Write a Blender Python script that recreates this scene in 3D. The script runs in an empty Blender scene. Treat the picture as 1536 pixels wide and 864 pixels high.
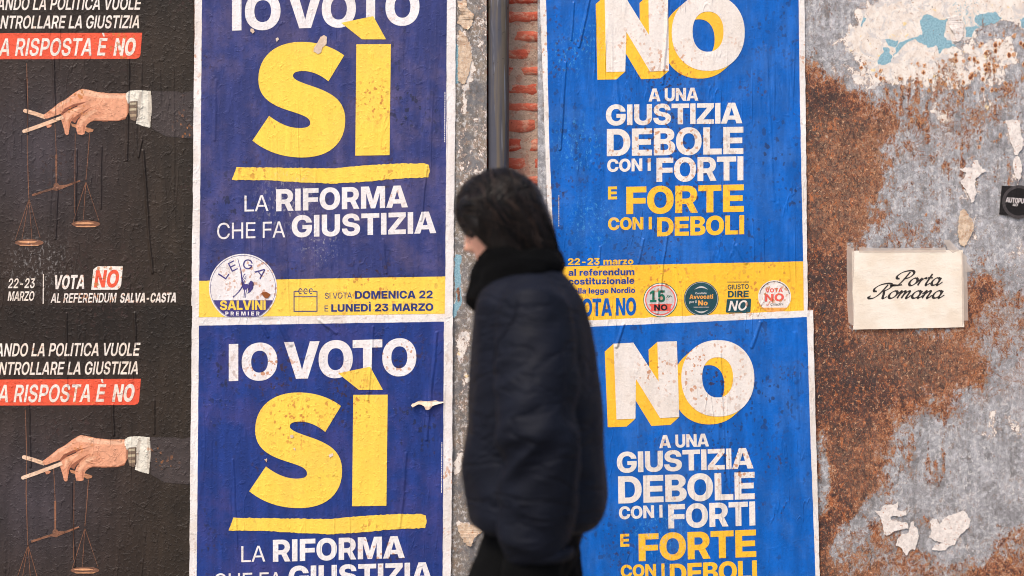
import bpy, bmesh, math, random
import numpy as np
from mathutils import Vector, Matrix, noise as mnoise
from mathutils.geometry import tessellate_polygon, delaunay_2d_cdt
from mathutils.bvhtree import BVHTree

random.seed(7)
scene = bpy.context.scene
col = scene.collection
R = math.radians

# ------------------------------------------------------------------ camera
CAM_H, CAM_D, PXM = 1.44, 5.5, 550.0        # eye height, metres to the wall, photo pixels per metre on the wall
cam_data = bpy.data.cameras.new('camera')
cam = bpy.data.objects.new('camera', cam_data)
col.objects.link(cam)
cam.location = (0, -CAM_D, CAM_H)
cam.rotation_euler = (R(90), 0, 0)
cam_data.sensor_width = 36
cam_data.lens = PXM * CAM_D / 1536 * 36
cam_data.clip_end = 500
cam_data.dof.use_dof = True
cam_data.dof.focus_distance = CAM_D
cam_data.dof.aperture_fstop = 1.4
scene.camera = cam

# ------------------------------------------------------------------ sky, sun, exposure
world = bpy.data.worlds.new('World')
scene.world = world
world.use_nodes = True
wt = world.node_tree
wt.nodes.clear()
sky = wt.nodes.new('ShaderNodeTexSky')
sky.sky_type = 'NISHITA'
sky.sun_disc = False
sky.sun_elevation = R(57)
sky.sun_rotation = R(218)
sky.dust_density = 4.0
sky.air_density = 1.0
bg = wt.nodes.new('ShaderNodeBackground')
bg.inputs['Strength'].default_value = 0.12
wo = wt.nodes.new('ShaderNodeOutputWorld')
wt.links.new(sky.outputs[0], bg.inputs['Color'])
wt.links.new(bg.outputs[0], wo.inputs['Surface'])

sun_data = bpy.data.lights.new('sun', 'SUN')
sun_data.energy = 1.5
sun_data.angle = R(14)
sun_data.color = (1.0, 0.9, 0.78)
sun = bpy.data.objects.new('sun', sun_data)
col.objects.link(sun)
sun.rotation_euler = (R(33), 0, R(-38))      # from the street side, high, a little to the left

scene.cycles.filter_width = 1.05
scene.view_settings.view_transform = 'Standard'
scene.view_settings.look = 'None'
scene.view_settings.gamma = 1.0
scene.view_settings.use_curve_mapping = False
scene.view_settings.exposure = 0.78

# ------------------------------------------------------------------ helpers
def lin(r, g, b):
    f = lambda v: (v/255/12.92) if v <= 10 else ((v/255+0.055)/1.055)**2.4
    return (f(r), f(g), f(b), 1.0)

def tag(o, label=None, cat=None, group=None, kind=None):
    if label: o['label'] = label
    if cat: o['category'] = cat
    if group: o['group'] = group
    if kind: o['kind'] = kind
    return o

def empty(name, loc):
    o = bpy.data.objects.new(name, None)
    o.empty_display_size = 0.1
    o.location = loc
    col.objects.link(o)
    return o

def link_mesh(name, me, mat, parent=None, loc=None):
    o = bpy.data.objects.new(name, me)
    col.objects.link(o)
    if mat: me.materials.append(mat)
    if parent: o.parent = parent
    if loc is not None: o.location = loc
    return o

def mesh_of(name, verts, faces):
    me = bpy.data.meshes.new(name)
    me.from_pydata([tuple(v) for v in verts], [], faces)
    me.update()
    return me

def smooth(me):
    me.polygons.foreach_set('use_smooth', [True]*len(me.polygons))

def copy_tree(o, parent=None):
    c = o.copy()
    col.objects.link(c)
    if parent: c.parent = parent
    for ch in list(o.children): copy_tree(ch, c)
    return c

def wallpt(px, py, d=0.0):
    return Vector(((px-768)/PXM, -d, CAM_H+(432-py)/PXM))

# numpy fractal noise, roughly in [-1, 1]; period in the units of X
def vnoise(X, Y, period, seed):
    u = X/period; v = Y/period
    i = np.floor(u).astype(np.int64); j = np.floor(v).astype(np.int64)
    fu = u-i; fv = v-j
    fu = fu*fu*(3-2*fu); fv = fv*fv*(3-2*fv)
    def h(a, b):
        n = (a*374761393 + b*668265263 + seed*974634777) & 0x7fffffff
        n = ((n ^ (n >> 13))*1274126177) & 0x7fffffff
        n = n ^ (n >> 16)
        return (n & 0xffff)/32767.5-1
    return (h(i, j)*(1-fu)+h(i+1, j)*fu)*(1-fv)+(h(i, j+1)*(1-fu)+h(i+1, j+1)*fu)*fv

def fbm(X, Y, period, octaves=4, seed=0, gain=.55):
    s = 0; a = 1; t = 0
    for k in range(octaves):
        s = s+a*vnoise(X, Y, period/2**k, seed+17*k); t += a*a; a *= gain
    return s/math.sqrt(t)*1.2

def sdist(poly, X, Y):                       # signed distance, positive inside
    d = np.full(X.shape, 1e9); ins = np.zeros(X.shape, bool)
    n = len(poly)
    for k in range(n):
        ax, ay = poly[k]; bx, by = poly[(k+1) % n]
        ex, ey = bx-ax, by-ay
        wx, wy = X-ax, Y-ay
        t = np.clip((wx*ex+wy*ey)/(ex*ex+ey*ey+1e-9), 0, 1)
        d = np.minimum(d, (wx-ex*t)**2+(wy-ey*t)**2)
        c = ((ay > Y) != (by > Y)) & (X < (bx-ax)*(Y-ay)/((by-ay) if by != ay else 1e-9)+ax)
        ins ^= c
    d = np.sqrt(d)
    return np.where(ins, d, -d)

def sstep(a, b, v):
    t = np.clip((v-a)/(b-a), 0, 1)
    return t*t*(3-2*t)

# ------------------------------------------------------------------ node helpers
class NT:
    def __init__(self, name):
        self.mat = bpy.data.materials.new(name)
        self.mat.use_nodes = True
        self.t = self.mat.node_tree
        self.t.nodes.clear()
        self.out = self.n('ShaderNodeOutputMaterial')
    def n(self, typ, ins=None, **props):
        nd = self.t.nodes.new(typ)
        for k, v in props.items(): setattr(nd, k, v)
        for k, v in (ins or {}).items(): self.put(nd.inputs[k], v)
        return nd
    def put(self, sock, v):
        if isinstance(v, bpy.types.NodeSocket): self.t.links.new(v, sock)
        else: sock.default_value = v
    def m(self, op, a, b=0.0, c=None):
        ins = {0: a, 1: b}
        if c is not None: ins[2] = c
        return self.n('ShaderNodeMath', ins, operation=op).outputs[0]
    def mix(self, f, a, b, blend='MIX'):
        nd = self.n('ShaderNodeMix', None, data_type='RGBA', blend_type=blend)
        self.put(nd.inputs[0], f); self.put(nd.inputs[6], a); self.put(nd.inputs[7], b)
        return nd.outputs[2]
    def ss(self, v, a, b, lo=0.0, hi=1.0):
        nd = self.n('ShaderNodeMapRange', {0: v, 1: a, 2: b, 3: lo, 4: hi}, interpolation_type='SMOOTHSTEP')
        return nd.outputs[0]
    def noise(self, vec, scale, detail=3, rough=.55, dist=0.0):
        return self.n('ShaderNodeTexNoise', {'Vector': vec, 'Scale': scale, 'Detail': detail, 'Roughness': rough, 'Distortion': dist}).outputs[0]
    def vor(self, vec, scale, feature='F1'):
        return self.n('ShaderNodeTexVoronoi', {'Vector': vec, 'Scale': scale}, feature=feature)
    def mapv(self, vec, scale=(1, 1, 1), loc=(0, 0, 0), rot=(0, 0, 0)):
        return self.n('ShaderNodeMapping', {0: vec, 1: loc, 2: rot, 3: scale}).outputs[0]
    def wallpos(self):
        g = self.n('ShaderNodeNewGeometry').outputs['Position']
        return self.mapv(g, (1, 0, 1))
    def attr(self, name):
        return self.n('ShaderNodeAttribute', attribute_name=name)
    def finish(self, color, rough=.6, height=None, dist=.001, strength=1.0, **kw):
        p = self.n('ShaderNodeBsdfPrincipled')
        self.put(p.inputs['Base Color'], color); self.put(p.inputs['Roughness'], rough)
        for k, v in kw.items(): self.put(p.inputs[k.replace('_', ' ')], v)
        if height is not None:
            b = self.n('ShaderNodeBump', {'Height': height, 'Distance': dist, 'Strength': strength})
            self.t.links.new(b.outputs[0], p.inputs['Normal'])
        self.t.links.new(p.outputs[0], self.out.inputs[0])
        return self.mat

# where the wear gathers on the wall: (photo px x, y, radius)
WEAR = dict(si=dict(rust=[(410, 560, 60), (560, 150, 45), (600, 530, 50), (520, 600, 60), (560, 430, 60), (440, 630, 60)], dark=[(610, 160, 55), (340, 560, 50), (640, 420, 40), (345, 300, 60), (620, 640, 60)], scuff=[(480, 365, 40), (430, 300, 60)]),
            no=dict(rust=[(1010, 110, 60), (1000, 210, 90), (1060, 560, 80), (985, 560, 40), (1150, 430, 60), (1020, 290, 60), (1100, 700, 50), (1000, 420, 50)], dark=[(985, 130, 70), (1160, 230, 50), (1110, 340, 60), (1150, 600, 70), (1070, 235, 70), (1090, 650, 60), (1190, 300, 40)], scuff=[(850, 85, 40), (865, 215, 55), (880, 60, 40), (990, 800, 60), (890, 330, 50)]),
            dark=dict(rust=[(90, 260, 50), (110, 150, 40), (180, 70, 50), (150, 430, 90), (110, 640, 60)], dark=[], scuff=[(60, 400, 60)]))

# long creases in the pasted paper: (x0, y0, x1, y1, half width, height)
FOLDS = dict(si=[(420, 486, 436, 516, 5, 1), (392, 484, 402, 505, 4, .8), (560, 490, 552, 600, 3, .5), (640, 250, 632, 330, 3, .6), (610, 680, 600, 790, 4, .6), (350, 690, 356, 820, 3, .5), (325, 120, 322, 210, 4, .5), (655, 500, 640, 660, 4, .7), (480, 480, 505, 500, 4, .8), (575, 360, 580, 410, 3, .5)],
             no=[(884, 0, 869, 70, 3.5, 1), (860, 5, 857, 60, 3, .7), (848, 95, 840, 225, 3.5, 1), (925, 120, 927, 165, 5, .8), (1002, 0, 994, 125, 4, .9), (1000, 355, 985, 470, 3, .7), (1105, 370, 1118, 395, 5, .8), (965, 360, 958, 395, 3, .6), (935, 486, 925, 520, 4, 1), (1140, 484, 1128, 520, 4, .8), (1080, 530, 1088, 720, 3, .5), (1192, 500, 1196, 640, 5, .6), (900, 370, 896, 400, 3, .7), (1150, 70, 1160, 300, 4, .4)],
             dark=[(80, 89, 82, 178, 3, 1), (193, 89, 190, 240, 3.2, 1), (215, 226, 221, 319, 3.4, 1), (221, 319, 228, 410, 3, 1), (86, 283, 82, 358, 3, .9), (152, 220, 151, 312, 2.6, .8), (43, 607, 46, 700, 3, 1), (169, 607, 171, 652, 3, 1), (108, 725, 112, 850, 2.6, .9), (231, 602, 232, 650, 3, .8), (115, 225, 113, 330, 2.5, .8), (203, 470, 203, 520, 3.4, 1), (100, 470, 101, 600, 2.6, .7), (38, 120, 41, 200, 2.5, .8), (213, 210, 208, 235, 3, 1), (260, 100, 262, 300, 3, .4)])

RUST_D, RUST_M, RUST_L = lin(62, 34, 22), lin(134, 74, 40), lin(214, 122, 58)

# ------------------------------------------------------------------ printed paper: one recipe, wrinkles and stains continue from ink to ink
def ink(name, rgb, style, fade=None, fade_amt=.5, attr_col=False):
    t = NT(name)
    P = t.wallpos()
    c = t.attr('print').outputs['Color'] if attr_col else lin(*rgb)
    st = dict(si=dict(rust=.53, dark=.52, crease=.7, bub=.40, gloss=.48, spec=.22),
              no=dict(rust=.50, dark=.48, crease=1.2, bub=.22, gloss=.30, spec=.28),
              dark=dict(rust=.55, dark=.8, crease=1.0, bub=.85, gloss=.42, spec=.28))[style]
    seed = dict(si=3.1, no=7.7, dark=12.3)[style]
    def gather(kind, base, k):
        for (x, y, r) in WEAR[style][kind]:
            w = wallpt(x, y)
            d = t.n('ShaderNodeVectorMath', {0: P, 1: (w.x, 0, w.z)}, operation='DISTANCE').outputs['Value']
            base = t.m('MAXIMUM', base, t.m('MULTIPLY', t.ss(d, r*.25/PXM, r*1.15/PXM, 1, 0), k))
        return base
    Q = t.mapv(P, loc=(seed, 0, seed*.7))
    n_big = t.noise(Q, 4.5, 3)
    n_mid = t.noise(Q, 17, 6, .65)
    if fade:
        f = t.ss(t.m('ADD', t.m('MULTIPLY', n_big, .5), t.m('MULTIPLY', n_mid, .5)), .44, .62)
        c = t.mix(t.m('MULTIPLY', f, fade_amt), c, lin(*fade))
    # damp streaks and patches where the paste soaked through
    stq = t.ss(t.noise(t.mapv(Q, (30, 1, 5), loc=(2, 0, 8)), 1.0, 5, .65), .40, .64, *((.95, 1.04) if sum(rgb) > 380 else (.84, 1.13)))
    c = t.mix(1.0, c, t.n('ShaderNodeCombineColor', {0: stq, 1: stq, 2: stq}).outputs[0], 'MULTIPLY')
    # fine uneven inking
    g = t.ss(t.noise(Q, 160, 3, .7), .3, .7, .93, 1.05)
    c = t.mix(1.0, c, t.n('ShaderNodeCombineColor', {0: g, 1: g, 2: g}).outputs[0], 'MULTIPLY')
    # scuffs where the ink rubbed off
    sc = t.m('MULTIPLY', t.ss(t.noise(t.mapv(Q, (1, 1, .35)), 240, 4, .75), .64, .70), t.ss(t.noise(Q, 9, 3), .52, .62))
    sc = t.m('MAXIMUM', sc, t.m('MULTIPLY', gather('scuff', 0.0, 1.0) , t.ss(t.noise(t.mapv(Q, (1, 1, .6)), 120, 6, .75), .53, .62)))
    c = t.mix(t.m('MULTIPLY', sc, .6 if style == 'no' else .32), c, lin(214, 208, 205) if style != 'no' else lin(80, 160, 215))
    # rust blooming through the paper in speckles
    reg = t.ss(t.noise(t.mapv(Q, loc=(5, 0, 2)), 5.2, 3, .6), st['rust'], st['rust']+.13)
    reg = gather('rust', t.m('MULTIPLY', reg, .8), 1.0)
    v = t.vor(t.mapv(Q, (1, 1, .8)), 105).outputs['Distance']
    size = t.ss(t.noise(Q, 60, 3), .40, .66, .0, .52)
    sp = t.m('MULTIPLY', t.ss(t.m('SUBTRACT', v, size), -.06, .10, 1, 0), reg)
    v2 = t.vor(Q, 330).outputs['Distance']
    sp2 = t.m('MULTIPLY', t.ss(v2, .10, .22, 1, 0), t.ss(t.noise(Q, 30, 2), .5, .62))
    sp = t.m('MAXIMUM', sp, t.m('MULTIPLY', sp2, t.m('MULTIPLY', reg, .8)))
    light = sum(rgb) > 380
    c = t.mix(t.m('MULTIPLY', sp, .8 if light else .75), c, lin(196, 122, 62) if light else lin(62, 44, 40))
    # dark mould flecks
    reg2 = t.ss(t.noise(t.mapv(Q, loc=(1, 0, 9)), 6.5, 3, .6), st['dark'], st['dark']+.1)
    reg2 = gather('dark', t.m('MULTIPLY', reg2, .7), 1.0)
    v3 = t.vor(t.mapv(Q, (1, 1, .6), loc=(3, 0, 3)), 85).outputs['Distance']
    sz3 = t.ss(t.noise(Q, 45, 3), .40, .66, .0, .50)
    fl = t.m('MULTIPLY', t.ss(t.m('SUBTRACT', v3, sz3), -.05, .07, 1, 0), reg2)
    c = t.mix(t.m('MULTIPLY', fl, .35 if light else .62), c, lin(150, 104, 70) if light else lin(38, 40, 52))
    # relief
    cv = t.mapv(Q, (15, 1, 1.0), rot=(0, R(4), 0))
    cn = t.noise(cv, 1.0, 2, .5)
    cr = t.ss(t.m('ABSOLUTE', t.m('SUBTRACT', cn, .5)), 0, .030, 1, 0)
    cr = t.m('MULTIPLY', cr, t.ss(t.noise(t.mapv(Q, (5, 1, 2.2), loc=(2, 0, 0)), 1.0, 2), .50, .68))
    cv2 = t.mapv(Q, (24, 1, 6), rot=(0, R(-22), 0))
    cr2 = t.ss(t.m('ABSOLUTE', t.m('SUBTRACT', t.noise(cv2, 1.0, 2, .5), .5)), 0, .03, 1, 0)
    cr2 = t.m('MULTIPLY', cr2, t.ss(t.noise(t.mapv(Q, loc=(9, 0, 1)), 7, 2), .52, .64))
    bub = t.ss(t.noise(Q, 95, 5, .62, .3), .48, .72)
    bub2 = t.ss(t.noise(t.mapv(Q, loc=(4, 0, 4)), 44, 4, .55, .4), .56, .70)
    wav = t.noise(t.mapv(Q, (9, 1, 2.5)), 1.0, 3)
    # long folds left by the paste brush
    jit = t.n('ShaderNodeVectorMath', {0: t.n('ShaderNodeTexNoise', {'Vector': P, 'Scale': 9.0, 'Detail': 3.0}).outputs[1], 1: (.5, .5, .5)}, operation='SUBTRACT').outputs[0]
    jp = t.n('ShaderNodeVectorMath', {0: jit, 1: (.012, 0, .012)}, operation='MULTIPLY').outputs[0]
    PJ = t.n('ShaderNodeVectorMath', {0: P, 1: jp}, operation='ADD').outputs[0]
    PJ = t.mapv(PJ, (1, 0, 1))
    fold = None
    for (ax, ay, bx, by, wd, ht) in FOLDS[style]:
        a, b = wallpt(ax, ay), wallpt(bx, by); a.y = b.y = 0; e = b-a
        ap = t.n('ShaderNodeVectorMath', {0: PJ, 1: a}, operation='SUBTRACT').outputs[0]
        u = t.n('ShaderNodeMath', {0: t.m('DIVIDE', t.n('ShaderNodeVectorMath', {0: ap, 1: e}, operation='DOT_PRODUCT').outputs['Value'], e.length_squared), 1: 0.0}, operation='ADD', use_clamp=True).outputs[0]
        q = t.n('ShaderNodeVectorMath', {0: e}, operation='SCALE'); t.put(q.inputs['Scale'], u)
        d = t.n('ShaderNodeVectorMath', {0: ap, 1: q.outputs[0]}, operation='DISTANCE').outputs['Value']
        r = t.m('MULTIPLY', t.ss(d, 0, wd/PXM, 1, 0), ht)
        fold = r if fold is None else t.m('MAXIMUM', fold, r)
    h = t.m('ADD', t.m('MULTIPLY', fold, 3.2), t.m('MULTIPLY', cr, st['crease']*1.5))
    h = t.m('ADD', h, t.m('MULTIPLY', cr2, st['crease']*.8))
    h = t.m('ADD', h, t.m('MULTIPLY', bub, st['bub']*1.2))
    h = t.m('ADD', h, t.m('MULTIPLY', bub2, st['bub']*1.5))
    h = t.m('ADD', h, t.m('MULTIPLY', wav, 4.0))
    h = t.m('ADD', h, t.m('MULTIPLY', t.noise(Q, 330, 2), .10))
    ro = t.ss(n_mid, .3, .7, st['gloss']-.05, st['gloss']+.12)
    return t.finish(c, ro, h, .0011, 1.0, Specular_IOR_Level=st['spec'])

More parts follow.
